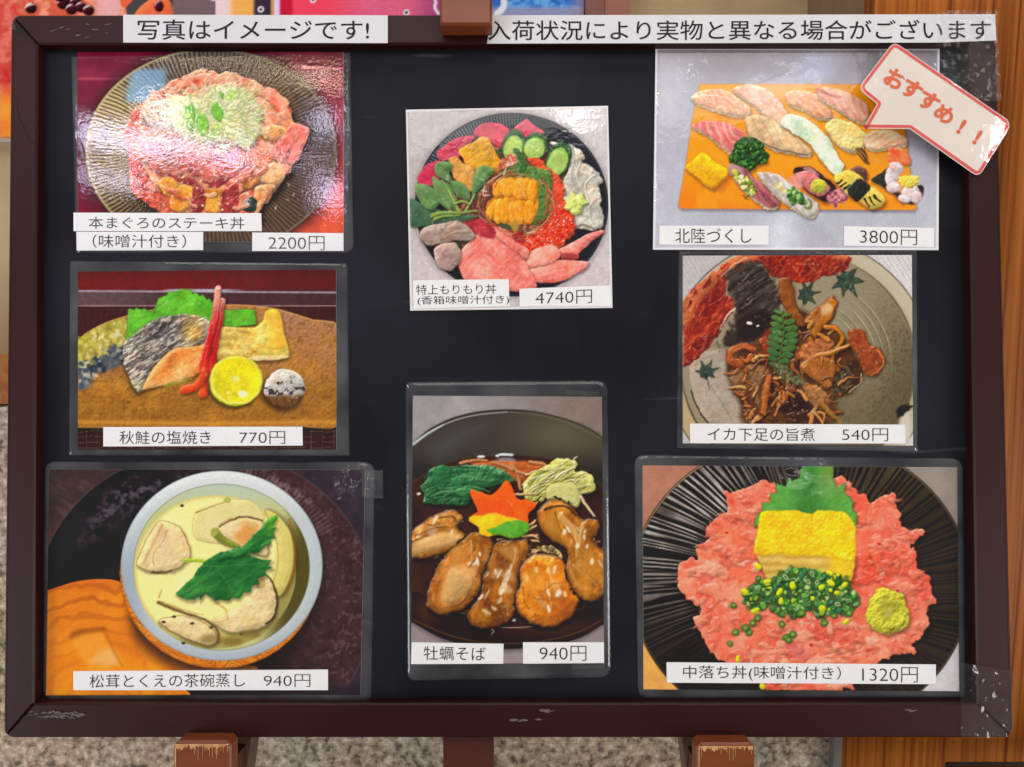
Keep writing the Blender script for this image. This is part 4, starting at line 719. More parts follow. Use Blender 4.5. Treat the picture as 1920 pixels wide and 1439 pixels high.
def paint_simmered_squid(c):
    X, Y = c.X, c.Y; rng = np.random.RandomState(7)
    c.C[:] = mixc((190, 186, 184), (212, 210, 210), sstep(700, 1500, X)); dots = np.clip(np.cos((X + Y * .4) / 5.2) * np.cos(Y / 5.2), 0, 1); c.mask(dots * .45 * sstep(400, 200, Y), (146, 140, 140)); c.grain(.1, 30)
    r, th = ring_ang(X, Y, 905, 800, 872, 850)
    n1 = fbm(X, Y, 60, 3, 4); n2 = fbm(X, Y, 14, 4, 3)
    d = mixc((178, 166, 138), (190, 180, 150), n1); d = mixc(d, (190, 180, 156), sstep(.88, .95, r))
    d = mixc(d, (186, 158, 116), sstep(400, 100, X) * sstep(850, 1000, Y))
    c.mask(sstep(1.004, .994, r), d)
    c.mask(np.exp(-((r - 1.0) / .006)**2) * .7, (70, 56, 44))
    inn = sstep(.885, .865, r)
    c.mask(inn, mixc((150, 140, 116), (168, 158, 132), n1))
    dk = np.clip(lobe(th, .25, .75) * sstep(.45, .85, r), 0, 1); c.mask(inn * dk * .95, mixc((92, 80, 56), (64, 54, 38), n1)); c.mask(inn * sstep(.5, .64, n2) * .6 * np.clip(dk * 1.4 + .25 * lobe(th, .8, .9), 0, 1), (48, 40, 28))
    c.mask(inn * sstep(.6, .75, n1) * .4, (116, 104, 72)); c.mask(inn * .62 * lobe(th, .8, .9) * (.5 + n1), (74, 66, 44)); c.mask(inn * .35, (132, 120, 92))
    for rr in np.arange(.30, .72, .055):
        c.mask(np.exp(-((r - rr - .02 * fbm(X, Y, 100, int(rr * 100), 2)) / .006)**2) * .5 * lobe(th, -.55, .55) * inn, (94, 82, 54)); c.mask(np.exp(-((r - rr - .016) / .006)**2) * .45 * lobe(th, -.55, .5) * inn, (214, 206, 170))
    c.mask(np.exp(-((r - .885) / .008)**2) * (.85 * lobe(th, 2.6, .55) + .7 * lobe(th, -.6, .7)), (50, 40, 30))
    c.ell(1600, 1220, 40, 150, (206, 200, 186), soft=20, a=.8); c.poly([(1545,1080),(1600,1050),(1660,1060),(1600,1110),(1560,1140)], (36, 32, 26), soft=8, rough=10)
    c.organic(1.1, .45)
    beige = [(188,775),(330,690),(430,700),(470,860),(560,1000),(620,1180),(300,1180),(215,1000)]
    c.poly(beige, (158, 146, 132), col2=(180, 168, 150), ns=120, nr=4, na=.9, soft=8, bump=6, bs=9, relief=.2); c.line([(330,930),(420,1060),(470,1180)], 6, (110, 98, 84), 4, a=.6, soft=3); c.line([(195,960),(240,1080),(300,1175)], 12, (60, 44, 34), 10, soft=5)
    red = [(142,395),(220,280),(330,180),(480,80),(560,60),(1200,60),(1232,140),(1160,190),(1050,215),(990,245),(880,255),(770,225),(700,180),(640,110),(500,160),(440,210),(425,320),(490,360),(478,430),(400,540),(360,620),(300,690),(200,770),(150,800),(142,760)]
    def rf(k, x, y, sd):
        n = fbm(x, y, 60, 33, 3); s_ = fbm(x, y, 18, 34, 3, -.9, 4); k = mixc((152, 46, 36), (108, 32, 32), np.clip((n - .4) * 3, 0, 1)); k = mixc(k, (196, 90, 52), np.clip((s_ - .56) * 6, 0, 1) * .7)
        k = mixc(k, (98, 20, 22), np.clip((.4 - s_) * 6, 0, 1) * .6); rr = np.hypot((x - 905) / 872, (y - 800) / 850); k = mixc(k, (206, 120, 70), .8 * sstep(.86, .93, rr) * sstep(.36, .5, fbm(x, y, 30, 35, 3, -.9, 3)))
        return k
    c.poly(red, (185, 45, 35), sm=1, fn=rf, rough=12, rs=30, bump=10, bs=12, relief=.3)
    for i in range(150):
        p = (rng.uniform(170, 470), rng.uniform(330, 720)) if i % 2 else (rng.uniform(600, 1200), rng.uniform(70, 240)); a = rng.uniform(-1.6, -.2) if i % 2 else rng.uniform(0, 3); L = rng.uniform(25, 75)
        if Canvas._sd(np.array([p[0]]), np.array([p[1]]), np.asarray(red, float))[0] > -14: continue
        c.line([p, (p[0] + L * math.cos(a), p[1] + L * math.sin(a))], 8, [(222,92,50),(120,24,24),(206,60,36),(236,130,80)][rng.randint(4)], 3, a=.55, soft=3)
    dk = [(430,190),(520,120),(640,105),(720,190),(760,280),(790,400),(770,500),(680,620),(560,660),(420,690),(395,640),(480,470),(470,340),(425,300)]
    c.poly(dk, (36, 28, 27), col2=(70, 60, 54), ns=22, nr=6, na=-.6, nc=2.2, a=.96, rough=34, rs=34, soft=16, bump=8, bs=10, relief=.3)
    for i in range(70):
        p = (rng.uniform(430, 760), rng.uniform(140, 520)); L = rng.uniform(30, 110)
        if Canvas._sd(np.array([p[0]]), np.array([p[1]]), np.asarray(dk, float))[0] > -24: continue
        c.line([p, (p[0] + L * .8, p[1] - L * .55)], rng.uniform(5, 11), [(132,122,110),(92,82,74),(30,22,22),(112,104,96)][rng.randint(4)], 2, a=.6, soft=3)
    c.poly([(520,480),(640,420),(720,460),(690,600),(560,640),(500,600)], (34, 20, 18), soft=30, a=.9)
    c.line([(480,420),(420,480),(385,560)], 14, (222, 214, 206), 5, soft=5, a=.9); c.line([(560,80),(470,130),(390,200)], 9, (214, 200, 184), 4, soft=5, a=.8); c.ell(578, 510, 20, 10, (226, 222, 220), soft=5); c.ell(630, 530, 10, 8, (206, 196, 196), soft=4)
    sauce = [(430,790),(520,690),(640,620),(760,480),(900,420),(1100,520),(1220,620),(1300,760),(1330,880),(1240,980),(1150,1030),(1120,1180),(560,1180),(520,1060),(455,920)]
    c.poly(sauce, (58, 34, 20), col2=(98, 62, 34), ns=70, nc=2.6, soft=26, relief=.3, bump=24, bs=40)
    c.poly([(450,850),(560,790),(700,810),(720,940),(640,1060),(560,1010),(480,940)], (112, 78, 50), col2=(150, 108, 76), ns=20, nc=2.6, soft=14, relief=.5, bump=16, bs=14)
    c.poly([(720,900),(900,940),(960,1060),(900,1120),(760,1080)], (44, 20, 14), soft=26, a=.9)
    V = dict(relief=.5, R=22, bump=10, bs=26, spec=.45, st=.4, shadow=(4, 8, 14, .5), edge=((96, 46, 18), 12, .55))
    def tangle(n, seedv):
        g = np.random.RandomState(seedv); sp = np.asarray(sauce, float)
        for _ in range(n):
            p = np.array([g.uniform(450, 1320), g.uniform(480, 1150)])
            if Canvas._sd(np.array([p[0]]), np.array([p[1]]), sp)[0] > -20: continue
            a = g.uniform(0, 6.28); L = g.uniform(60, 170); b = g.uniform(-2.2, 2.2); w = g.uniform(12, 34)
            k = [(186,106,44),(140,74,30),(210,134,58),(104,58,28),(196,104,54),(222,158,84)][g.randint(6)]
            c.line([p, p + L * .5 * np.array([math.cos(a), math.sin(a)]), p + L * .5 * np.array([math.cos(a), math.sin(a)]) + L * .5 * np.array([math.cos(a + b), math.sin(a + b)])], w, k, w * .5, a=.85, relief=.5, R=12, spec=.7, st=.28, soft=3, shadow=(3, 7, 8, .5), edge=((92, 44, 16), 6, .5))
    tangle(95, 71)
    c.line([(520,780),(450,770),(440,720),(480,680),(550,664),(610,690)], 58, (158, 76, 38), 40, col2=(186, 104, 58), ns=30, **V); c.line([(470,700),(540,672),(590,680)], 10, (230, 150, 100), 6, a=.6, soft=4)
    c.poly([(770,230),(840,220),(880,330),(900,420),(960,520),(900,530),(840,460),(780,340)], (160, 94, 40), col2=(120, 66, 32), ns=34, **V)
    c.poly([(1000,420),(1060,380),(1130,330),(1145,430),(1100,520),(1000,540),(940,500)], (178, 118, 56), col2=(136, 78, 38), ns=34, **V)
    c.line([(1120,385),(1085,470),(1020,570),(960,650),(905,730)], 76, (192, 120, 40), 34, col2=(150, 84, 28), ns=44, nr=3, na=-1, **V); c.ell(1085, 420, 34, 44, (232, 196, 150), rot=.5, soft=16, a=.8)
    c.line([(1090,545),(1150,545),(1190,590),(1180,640),(1130,700),(1120,760)], 36, (186, 116, 38), 26, **V)
    c.poly([(900,720),(960,640),(1060,600),(1130,640),(1100,700),(960,770)], (150, 84, 44), col2=(196, 126, 76), ns=16, nc=3, **V)
    c.line([(930,790),(1020,730),(1130,700),(1260,650)], 44, (206, 146, 70), 24, col2=(176, 110, 46), ns=30, nr=3, **V); c.line([(1020,722),(1120,692),(1220,660)], 9, (238, 196, 140), 4, a=.6, soft=4)
    c.poly([(920,820),(960,760),(1040,735),(1130,745),(1152,830),(1140,900),(1090,945),(1010,890)], (176, 110, 52), col2=(136, 78, 36), ns=40, nr=2, na=1.2, **V)
    c.poly([(1225,590),(1250,560),(1330,560),(1370,640),(1440,680),(1475,740),(1460,800),(1420,855),(1350,860),(1310,800),(1290,720),(1240,660)], (166, 80, 44), col2=(124, 56, 32), ns=26, rough=10, rs=24, **V)
    c.line([(1420,690),(1470,750),(1440,830),(1370,856)], 12, (222, 150, 80), 8, a=.7, soft=5)
    c.line([(705,880),(690,980),(668,1100)], 48, (160, 84, 36), 42, col2=(190, 110, 56), ns=30, **V); c.line([(560,960),(600,1060),(650,1110)], 30, (104, 60, 30), 20, a=.8, **V)
    c.poly([(930,900),(1000,920),(1080,960),(1110,1040),(1020,1060),(960,1000)], (130, 84, 50), col2=(170, 116, 72), ns=20, nc=3, soft=8, relief=.5, bump=14, bs=14); c.line([(1060,1040),(1100,1100),(1190,1170)], 30, (160, 116, 50), 16, a=.8, soft=6); c.line([(980,1170),(1010,1090),(1020,1050)], 12, (170, 130, 100), 8, a=.7)
    c.poly([(1130,860),(1220,800),(1250,880),(1220,960),(1130,970)], (52, 42, 32), col2=(96, 84, 60), ns=14, nc=3, soft=8); c.line([(1250,960),(1320,900),(1310,840)], 9, (200, 190, 160), 5, a=.7, soft=4)
    c.poly([(680,560),(720,560),(730,700),(690,760),(660,640)], (150, 50, 36), a=.8, soft=10)
    tangle(22, 72)
    # fern frond
    c.line([(790,430),(806,520),(795,640),(770,780),(760,840)], 9, (120, 160, 84), 5, shadow=(4, 8, 8, .5))
    for i, (y, x0) in enumerate([(452,796),(496,803),(540,806),(584,804),(628,798),(672,790),(716,782),(758,774),(798,767)]):
        s_ = [.65, .9, 1.05, 1.1, 1.12, 1.1, 1.0, .85, .7][i]; g = (92 - 3 * i, 132 - 4 * i, 66 - i)
        for sg in (-1, 1): c.ell(x0 + sg * 44 * s_, y + (-13 if sg < 0 else 9), 47 * s_, 21 * s_, g, rot=(.35 if sg < 0 else -.15), col2=(62, 100, 50), ns=22, relief=.4, R=12, edge=((46, 86, 36), 5, .5), shadow=(4, 9, 10, .5))
    for i in range(22):
        t = i / 22; p = (745 + 190 * t + rng.uniform(-10, 10), 800 + 110 * t + rng.uniform(-34, 34)); c.ell(p[0], p[1], 26, 10, [(104,112,74),(84,96,56),(130,134,96)][i % 3], rot=.7 + (.9 if i % 2 else -.4), a=.85, shadow=(2, 4, 5, .4))
    c.line([(740,850),(820,930),(960,960)], 6, (90, 80, 44), 4, a=.7); c.line([(700,760),(640,730)], 5, (120, 110, 70), 3, a=.7); c.line([(960,880),(1080,960)], 5, (70, 56, 34), 3)
    def maple(cx, cy, R, rot, stem):
        P = []
        for i in range(7):
            a = rot + i / 7 * 6.283; L = R * [1, .95, .8, .55, .55, .8, .95][i]
            P += [(cx + L * math.cos(a), cy + L * math.sin(a)), (cx + R * .42 * math.cos(a + .449), cy + R * .42 * math.sin(a + .449))]
        c.poly(P, (40, 56, 48), sm=1, col2=(62, 82, 66), ns=20, edge=((22, 30, 28), 6, .7), shadow=(2, 4, 5, .3)); c.line([(cx, cy), stem], 7, (36, 44, 38), 4)
        for i in (0, 1, 2, 5, 6): a = rot + i / 7 * 6.283; c.line([(cx, cy), (cx + R * .7 * math.cos(a), cy + R * .7 * math.sin(a))], 3, (92, 112, 92), 2, a=.6)
    maple(950, 318, 104, -.1, (925, 400)); maple(1215, 235, 128, .9, (1120, 170)); maple(295, 835, 92, -1.2, (322, 950))
    for i in range(60):
        reg = [(540,640,1080,1165),(820,960,1080,1165),(760,880,940,1080),(1180,1320,840,1010)][i % 4]; p = (rng.uniform(reg[0], reg[1]), rng.uniform(reg[2], reg[3]))
        c.line([p, (p[0] + rng.uniform(5, 22), p[1] - rng.uniform(2, 14))], rng.uniform(4, 8), [(240,226,196),(222,150,110),(230,200,160)][rng.randint(3)], 2, a=rng.uniform(.3, .9), soft=2)
    c.grain(.14, 5)
def paint_minced_tuna(c):
    X, Y = c.X, c.Y; rng = np.random.RandomState(8)
    c.C[:] = mixc((178, 122, 100), (150, 138, 130), sstep(300, 1500, X))
    c.mask(sstep(900, 1050, Y), mixc((226, 168, 88), (206, 202, 205), sstep(800, 1300, X)))
    c.grain(.12, 40)
    r, th = ring_ang(X, Y, 950, 740, 916, 805)
    d = mixc((34, 26, 25), (44, 36, 28), sstep(600, 1500, X))
    th2 = th + .10 * (r - .8)
    rib = np.cos(th2 * 150 + 16 * fbm(th2 * 14, r, 1.0, 3, 3)) * (.35 + 1.1 * vnoise(th2 * 46, r * 1.5, 77))
    lit = .95 * lobe(th, -2.25, .33) + .75 * lobe(th, -2.75, .35) + .3 * lobe(th, 3.0, .3) + .42 * lobe(th, -.98, .25) + .16 * lobe(th, -1.6, .4) + .08 * lobe(th, 0, .6) + .03
    band = sstep(.56, .72, r) * sstep(1.0, .97, r)
    lit2 = lit * (.25 + 1.3 * fbm(X, Y, 110, 4, 3))
    c.mask(sstep(1.003, .995, r), d)
    t = band * np.clip(.18 + rib, 0, 1) * np.clip(lit2, 0, 1)
    c.mask(t, mixc((188, 182, 172), (128, 112, 78), sstep(800, 1300, X)))
    c.mask(band * np.clip(-rib, 0, 1) * .55, (14, 10, 10))
    c.mask(np.exp(-((r - .99) / .006)**2) * (.25 + .6 * lit), (150, 132, 100))
    c.mask(sstep(.72, .5, r) * .35, (52, 42, 40))
    c.organic(.8, .3)
    meat = [(545,235),(590,240),(650,215),(700,200),(740,172),(800,185),(835,210),(900,300),(1130,158),(1200,180),(1260,235),(1300,262),(1330,296),(1395,250),(1450,255),(1465,330),(1482,352),(1478,385),(1500,420),(1550,450),(1592,436),(1602,470),(1540,520),(1568,560),(1580,645),(1640,700),(1650,790),(1678,830),(1630,850),(1645,930),(1615,1000),(1545,1052),(1562,1095),(1490,1112),(1440,1118),(1425,1140),(1370,1145),(1240,1250),(1240,1303),(1180,1296),(1160,1304),(770,1304),(735,1250),(530,1142),(480,1112),(430,1040),(368,920),(405,895),(400,850),(345,812),(288,745),(298,628),(350,590),(392,600),(390,545),(450,492),(440,425),(500,372),(562,335),(545,282)]
    def mfn(k, x, y, sd):
        n1 = fbm(x, y, 70, 21, 3); n2 = fbm(x, y, 26, 22, 3, .6, 1.8); n3 = fbm(x, y, 150, 24, 2)
        k = mixc((240, 118, 88), (248, 156, 126), np.clip((n1 - .42) * 3.2, 0, 1))
        k = mixc(k, (222, 70, 60), np.clip((n3 - .5) * 3, 0, 1) * .55 + .25 * sstep(1100, 1500, x) * sstep(1000, 700, y))
        k = mixc(k, (250, 186, 160), np.clip((n2 - .6) * 4, 0, 1) * .4)
        ridge = np.abs(n2 - .5)
        return k
    c.poly(meat, (242, 122, 96), sm=1, fn=mfn, rough=16, rs=30, relief=.24, R=26, bump=30, bs=52, spec=.3, st=.55, shadow=(10, 14, 26, .6), seed=77)
    tones = [(246,138,106),(243,124,92),(250,158,128),(242,112,84),(248,146,114),(236,96,74),(252,172,144)]
    mp = np.asarray(meat, float)
    for i in range(330):                                          # loose clumps and shreds of the minced fish
        p = (rng.uniform(300, 1650), rng.uniform(180, 1290)); dd = Canvas._sd(np.array([p[0]]), np.array([p[1]]), mp)[0]
        if dd > -6: continue
        r_ = rng.uniform(18, 50) * (1 if dd < -40 else .6); k = np.array(tones[rng.randint(7)], float)
        if p[0] > 1150 and p[1] < 900: k = k * (1, .88, .86)
        a = rng.uniform(0, 6.28); P = [(p[0] + r_ * rng.uniform(.55, 1.35) * (2.0 if abs(math.sin(t - a)) < .5 else .7) * math.cos(t), p[1] + r_ * rng.uniform(.5, 1.2) * math.sin(t)) for t in np.arange(0, 6.2, .7)]
        c.poly(P, k, sm=1, col2=k * (1.0, 1.12, 1.12), ns=22, a=.72, soft=8, relief=.3, R=20, bump=12, bs=20, spec=.55, st=.34, shadow=(3, 7, 10, .2), edge=((226, 92, 74), 8, .25))
    for p in [(550,455),(1368,518),(1470,770),(880,930),(1005,1060)]:
        c.ell(p[0], p[1], 9, 7, (168, 26, 36), soft=6, a=.9)
    c.ell(930, 1085, 75, 36, (206, 110, 112), rot=.5, soft=26, a=.55)
    leaf = [(958,90),(1125,90),(1130,165),(1138,208),(1192,188),(1186,240),(1236,290),(1226,326),(1252,358),(1246,420),(702,420),(708,372),(742,338),(742,288),(788,292),(784,240),(822,244),(816,186),(872,206),(888,158),(906,182),(944,158)]
    def lf(k, x, y, sd):
        k = mixc((96, 166, 72), (66, 132, 56), sstep(860, 1000, x + .2 * (y - 200)) * sstep(1140, 1000, x))
        k = mixc(k, (120, 140, 62), .55 * sstep(1020, 1090, x) * sstep(320, 120, y))
        v = np.abs(np.sin((np.abs(x - 1005) * .8 + y) / 24.0)); k = mixc(k, (58, 118, 50), .25 * sstep(.25, 0, v))
        return mixc(k, (54, 112, 46), .5 * np.exp(-((x - 1005) / 5.)**2))
    c.poly(leaf, (80, 150, 62), sm=0, fn=lf, relief=.2, R=10, bump=10, bs=26, edge=((40, 100, 40), 10, .45), shadow=(4, 10, 16, .5))
    top = [(738,348),(800,338),(920,334),(1008,354),(1045,332),(1110,338),(1180,344),(1236,402),(1246,480),(1236,606),(1160,602),(1080,584),(960,577),(830,572),(716,572),(698,540),(718,440)]
    front = [(712,560),(830,568),(960,572),(1080,580),(1160,596),(1238,590),(1216,710),(1100,700),(900,700),(772,700),(742,640)]
    def ff(k, x, y, sd):
        yy = y - .05 * (x - 900)
        k = mixc((204, 166, 72), (230, 196, 104), np.clip(.5 + .5 * np.sin(yy / 7.5 + 4 * fbm(x, y, 60, 8)), 0, 1))
        return mixc(k, (240, 196, 54), sstep(1050, 1150, x))
    c.poly(front, (220, 185, 100), sm=1, fn=ff, shadow=(6, 16, 26, .55), relief=.15, R=8, bump=6, bs=10)
    def tf(k, x, y, sd):
        k = mixc((250, 212, 44), (236, 176, 18), np.clip((fbm(x, y, 46, 31, 4) - .42) * 2.4, 0, 1))
        k = mixc(k, (255, 226, 96), np.clip((fbm(x, y, 17, 32, 2) - .6) * 4, 0, 1) * .6)
        return mixc(k, (226, 160, 16), .6 * np.exp(-((x - 1010 - .05 * (y - 350)) / 9.)**2) * sstep(470, 340, y))
    c.poly(top, (245, 200, 35), sm=1, fn=tf, relief=.22, R=16, bump=14, bs=13, edge=((214, 160, 30), 8, .5))
    heap = [(625,780),(700,740),(770,700),(860,655),(950,636),(1050,668),(1150,680),(1240,745),(1258,840),(1200,912),(1140,880),(1060,925),(1000,870),(930,915),(850,900),(780,850),(700,880),(650,850)]
    c.poly(heap, (44, 88, 40), rough=26, rs=30, a=.85, soft=12)
    greens = [(58,124,52),(84,150,60),(46,104,48),(110,172,66),(72,138,70),(150,190,60),(206,216,40),(60,120,80),(120,160,100),(70,116,60)]
    blobs(c, rng, heap, 200, 9, 17, greens, 1.5, relief=.75, R=8, edge=((30, 76, 34), 5, .5), shadow=(2, 5, 6, .35))
    for i in range(90):
        p = (rng.uniform(660, 1240), rng.uniform(660, 890))
        if Canvas._sd(np.array([p[0]]), np.array([p[1]]), np.asarray(heap, float))[0] > -14: continue
        a = rng.uniform(0, 3); rr = rng.uniform(6, 11); c.ell(p[0], p[1], rr * 1.5, rr, [(150,190,110),(34,80,38),(190,206,150),(110,160,80)][rng.randint(4)], rot=a, a=.85); c.ell(p[0], p[1], rr * .8, rr * .45, [(40,84,40),(206,216,120)][rng.randint(2)], rot=a, soft=3, a=.8)
    for p in [(720,635),(770,715),(835,775),(650,775),(700,880),(1105,670),(1110,725),(1060,750),(1185,735),(1190,935),(1065,865),(905,740),(610,1130),(740,1278),(845,825),(1145,780),(705,875)]:
        c.ell(p[0], p[1], rng.uniform(17, 25), rng.uniform(13, 18), (216, 220, 44), rot=rng.uniform(0, 3), relief=.6, R=10, edge=((120, 150, 30), 6, .5))
    for p in [(588,845),(565,1050),(660,970),(672,990),(690,940),(720,915),(845,945),(595,992),(870,1018),(905,1000),(950,890),(1075,940),(1210,890),(1130,900),(720,700),(648,965),(880,1030)]:
        rr = rng.uniform(13, 22)
        c.ell(p[0], p[1], rr * 1.1, rr, (76, 128, 54), relief=.5, R=7, edge=((40, 86, 36), 6, .7), shadow=(2, 5, 6, .4))
        c.ell(p[0], p[1], rr * .45, rr * .4, (190, 170, 80), soft=3, a=.7)
    w = [(1330,800),(1385,745),(1440,765),(1500,790),(1510,840),(1535,890),(1520,950),(1470,985),(1420,1006),(1350,975),(1305,930),(1300,885)]
    c.poly(w, (212, 208, 74), col2=(176, 176, 52), ns=40, rough=8, rs=20, relief=.5, R=34, bump=30, bs=30, shadow=(8, 14, 22, .5), edge=((186, 190, 60), 10, .4))
    c.ell(1412, 868, 40, 62, (150, 148, 48), soft=30, a=.6)
    c.ell(1420, 885, 22, 26, (190, 178, 96), soft=12, a=.8)
    c.grain(.10, 5)
def paint_poster(c):
    """X, Y in photograph pixels"""
    X, Y = c.X, c.Y; rng = np.random.RandomState(11)
    n = fbm(X, Y, 14, 2, 4); m = fbm(X, Y, 30, 3, 3)
    k = mixc((206, 96, 72), (232, 150, 122), np.clip((n - .4) * 4, 0, 1)); k = mixc(k, (196, 50, 66), sstep(60, 10, X) * .35); k = mixc(k, (178, 40, 44), np.clip((.42 - m) * 5, 0, 1) * .6)
    k = mixc(k, (226, 170, 168), sstep(165, 190, X) * sstep(240, 215, X)); c.C[:] = k
    c.mask(sstep(150, 200, Y) * sstep(40, 20, X), mixc((222, 120, 60), (236, 160, 70), m))
    c.mask(sstep(312, 320, X), (118, 98, 102)); c.poly([(228,-40),(330,-40),(320,40),(240,40)], (76, 72, 72), sm=0)
    c.poly([(252,40),(262,14),(300,-10),(320,6),(320,40)], (226, 110, 74), relief=.4, R=12); c.poly([(226,-20),(262,-20),(240,10),(228,12)], (224, 104, 70))
    c.ell(298, 12, 9, 11, (70, 28, 34), relief=.6, R=9, spec=.5)
    for p in [(58,16),(118,8),(128,-2),(142,4),(152,14),(134,18),(112,-6),(166,20)]: c.ell(p[0], p[1], 11, 10, (62, 24, 38), relief=.8, R=9, spec=.8, st=.3)
    c.poly([(404,-60),(480,-60),(480,60),(404,60)], (232, 206, 206), sm=0); c.mask(sstep(424, 442, X) * sstep(482, 478, X), (236, 172, 92)); c.mask(sstep(472, 480, X), (60, 52, 66))
    c.mask(sstep(506, 510, X), (206, 150, 90)); c.mask(sstep(512, 516, X), (226, 200, 236)); c.mask(sstep(522, 527, X), (196, 44, 66))
    c.mask(sstep(546, 552, X), mixc(mixc((236, 78, 98), (224, 106, 136), sstep(600, 700, X)), (176, 80, 130), sstep(760, 820, X)))
    c.mask(sstep(823, 828, X), (100, 60, 80)); b = fbm(X, Y, 16, 7, 3)
    c.mask(sstep(918, 924, X), mixc(mixc((60, 110, 196), (110, 180, 240), np.clip((b - .4) * 4, 0, 1)), (150, 156, 190), sstep(6, 22, Y))); c.mask(sstep(1060, 1090, X) * .7, (178, 160, 190))
    for p, r, w in [((489,18),6,4), ((587,0),6,4), ((400,-4),6,4), ((762,24),6,4)]: c.ell(p[0], p[1], r, r, (236, 232, 236)); c.ell(p[0], p[1], r - w * .8, r - w * .8, (60, 50, 60))
    c.line([(812,-10),(818,4),(814,14),(822,26)], 5, (240, 234, 240), sm=1); c.line([(936,-30),(946,0),(944,16),(932,26)], 12, (232, 230, 236))
    c.grain(.08, 4)
# ================================================================ materials
def nt(m): m.use_nodes = True; return m.node_tree.nodes, m.node_tree.links, m.node_tree.nodes['Principled BSDF']
def lin(c):
    c = np.asarray(c, float) / 255; return np.where(c <= .04045, c / 12.92, ((c + .055) / 1.055)**2.4)
def rgba(c): return tuple(float(v) for v in lin(c)) + (1.0,)
def mat(name, a, b=None, scale=(30, 30, 30), rough=.5, detail=6, lo=.35, hi=.65, bump=0, bscale=None, spec=.5, coat=0, distort=0):
    """two colours mixed by noise in object space, with an optional fine relief"""
    m = bpy.data.materials.new(name); N, L, P = nt(m); P.inputs['Roughness'].default_value = rough; P.inputs['Specular IOR Level'].default_value = spec
    P.inputs['Coat Weight'].default_value = coat
    tc = N.new('ShaderNodeTexCoord'); mp = N.new('ShaderNodeMapping'); mp.inputs['Scale'].default_value = scale; L.new(tc.outputs['Object'], mp.inputs['Vector'])
    nz = N.new('ShaderNodeTexNoise'); nz.inputs['Scale'].default_value = 1; nz.inputs['Detail'].default_value = detail; nz.inputs['Distortion'].default_value = distort; L.new(mp.outputs[0], nz.inputs['Vector'])
    rp = N.new('ShaderNodeValToRGB'); rp.color_ramp.elements[0].position = lo; rp.color_ramp.elements[1].position = hi
    rp.color_ramp.elements[0].color = rgba(a); rp.color_ramp.elements[1].color = rgba(a if b is None else b)
    L.new(nz.outputs['Fac'], rp.inputs[0]); L.new(rp.outputs[0], P.inputs['Base Color'])
    if bump:
        bm_ = N.new('ShaderNodeBump'); bm_.inputs['Strength'].default_value = bump; bm_.inputs['Distance'].default_value = .002
        n2 = N.new('ShaderNodeTexNoise'); n2.inputs['Scale'].default_value = bscale or 200; n2.inputs['Detail'].default_value = 4; L.new(tc.outputs['Object'], n2.inputs['Vector'])
        L.new(n2.outputs['Fac'], bm_.inputs['Height']); L.new(bm_.outputs[0], P.inputs['Normal'])
    return m
def print_mat(name, rough=.45):
    """ink on photographic paper: the picture is stored on the sheet's own points"""
    m = bpy.data.materials.new(name); N, L, P = nt(m); at = N.new('ShaderNodeAttribute'); at.attribute_name = 'ink'
    tc = N.new('ShaderNodeTexCoord'); nz = N.new('ShaderNodeTexNoise'); nz.inputs['Scale'].default_value = 900; nz.inputs['Detail'].default_value = 2; L.new(tc.outputs['Object'], nz.inputs['Vector'])
    mr = N.new('ShaderNodeMapRange'); mr.inputs[3].default_value = .94; mr.inputs[4].default_value = 1.06; L.new(nz.outputs['Fac'], mr.inputs[0])
    mx = N.new('ShaderNodeMix'); mx.data_type = 'RGBA'; mx.blend_type = 'MULTIPLY'; mx.inputs[0].default_value = 1
    L.new(at.outputs['Color'], mx.inputs[6]); L.new(mr.outputs[0], mx.inputs[7]); L.new(mx.outputs[2], P.inputs['Base Color'])
    P.inputs['Roughness'].default_value = rough; P.inputs['Specular IOR Level'].default_value = .04
    return m
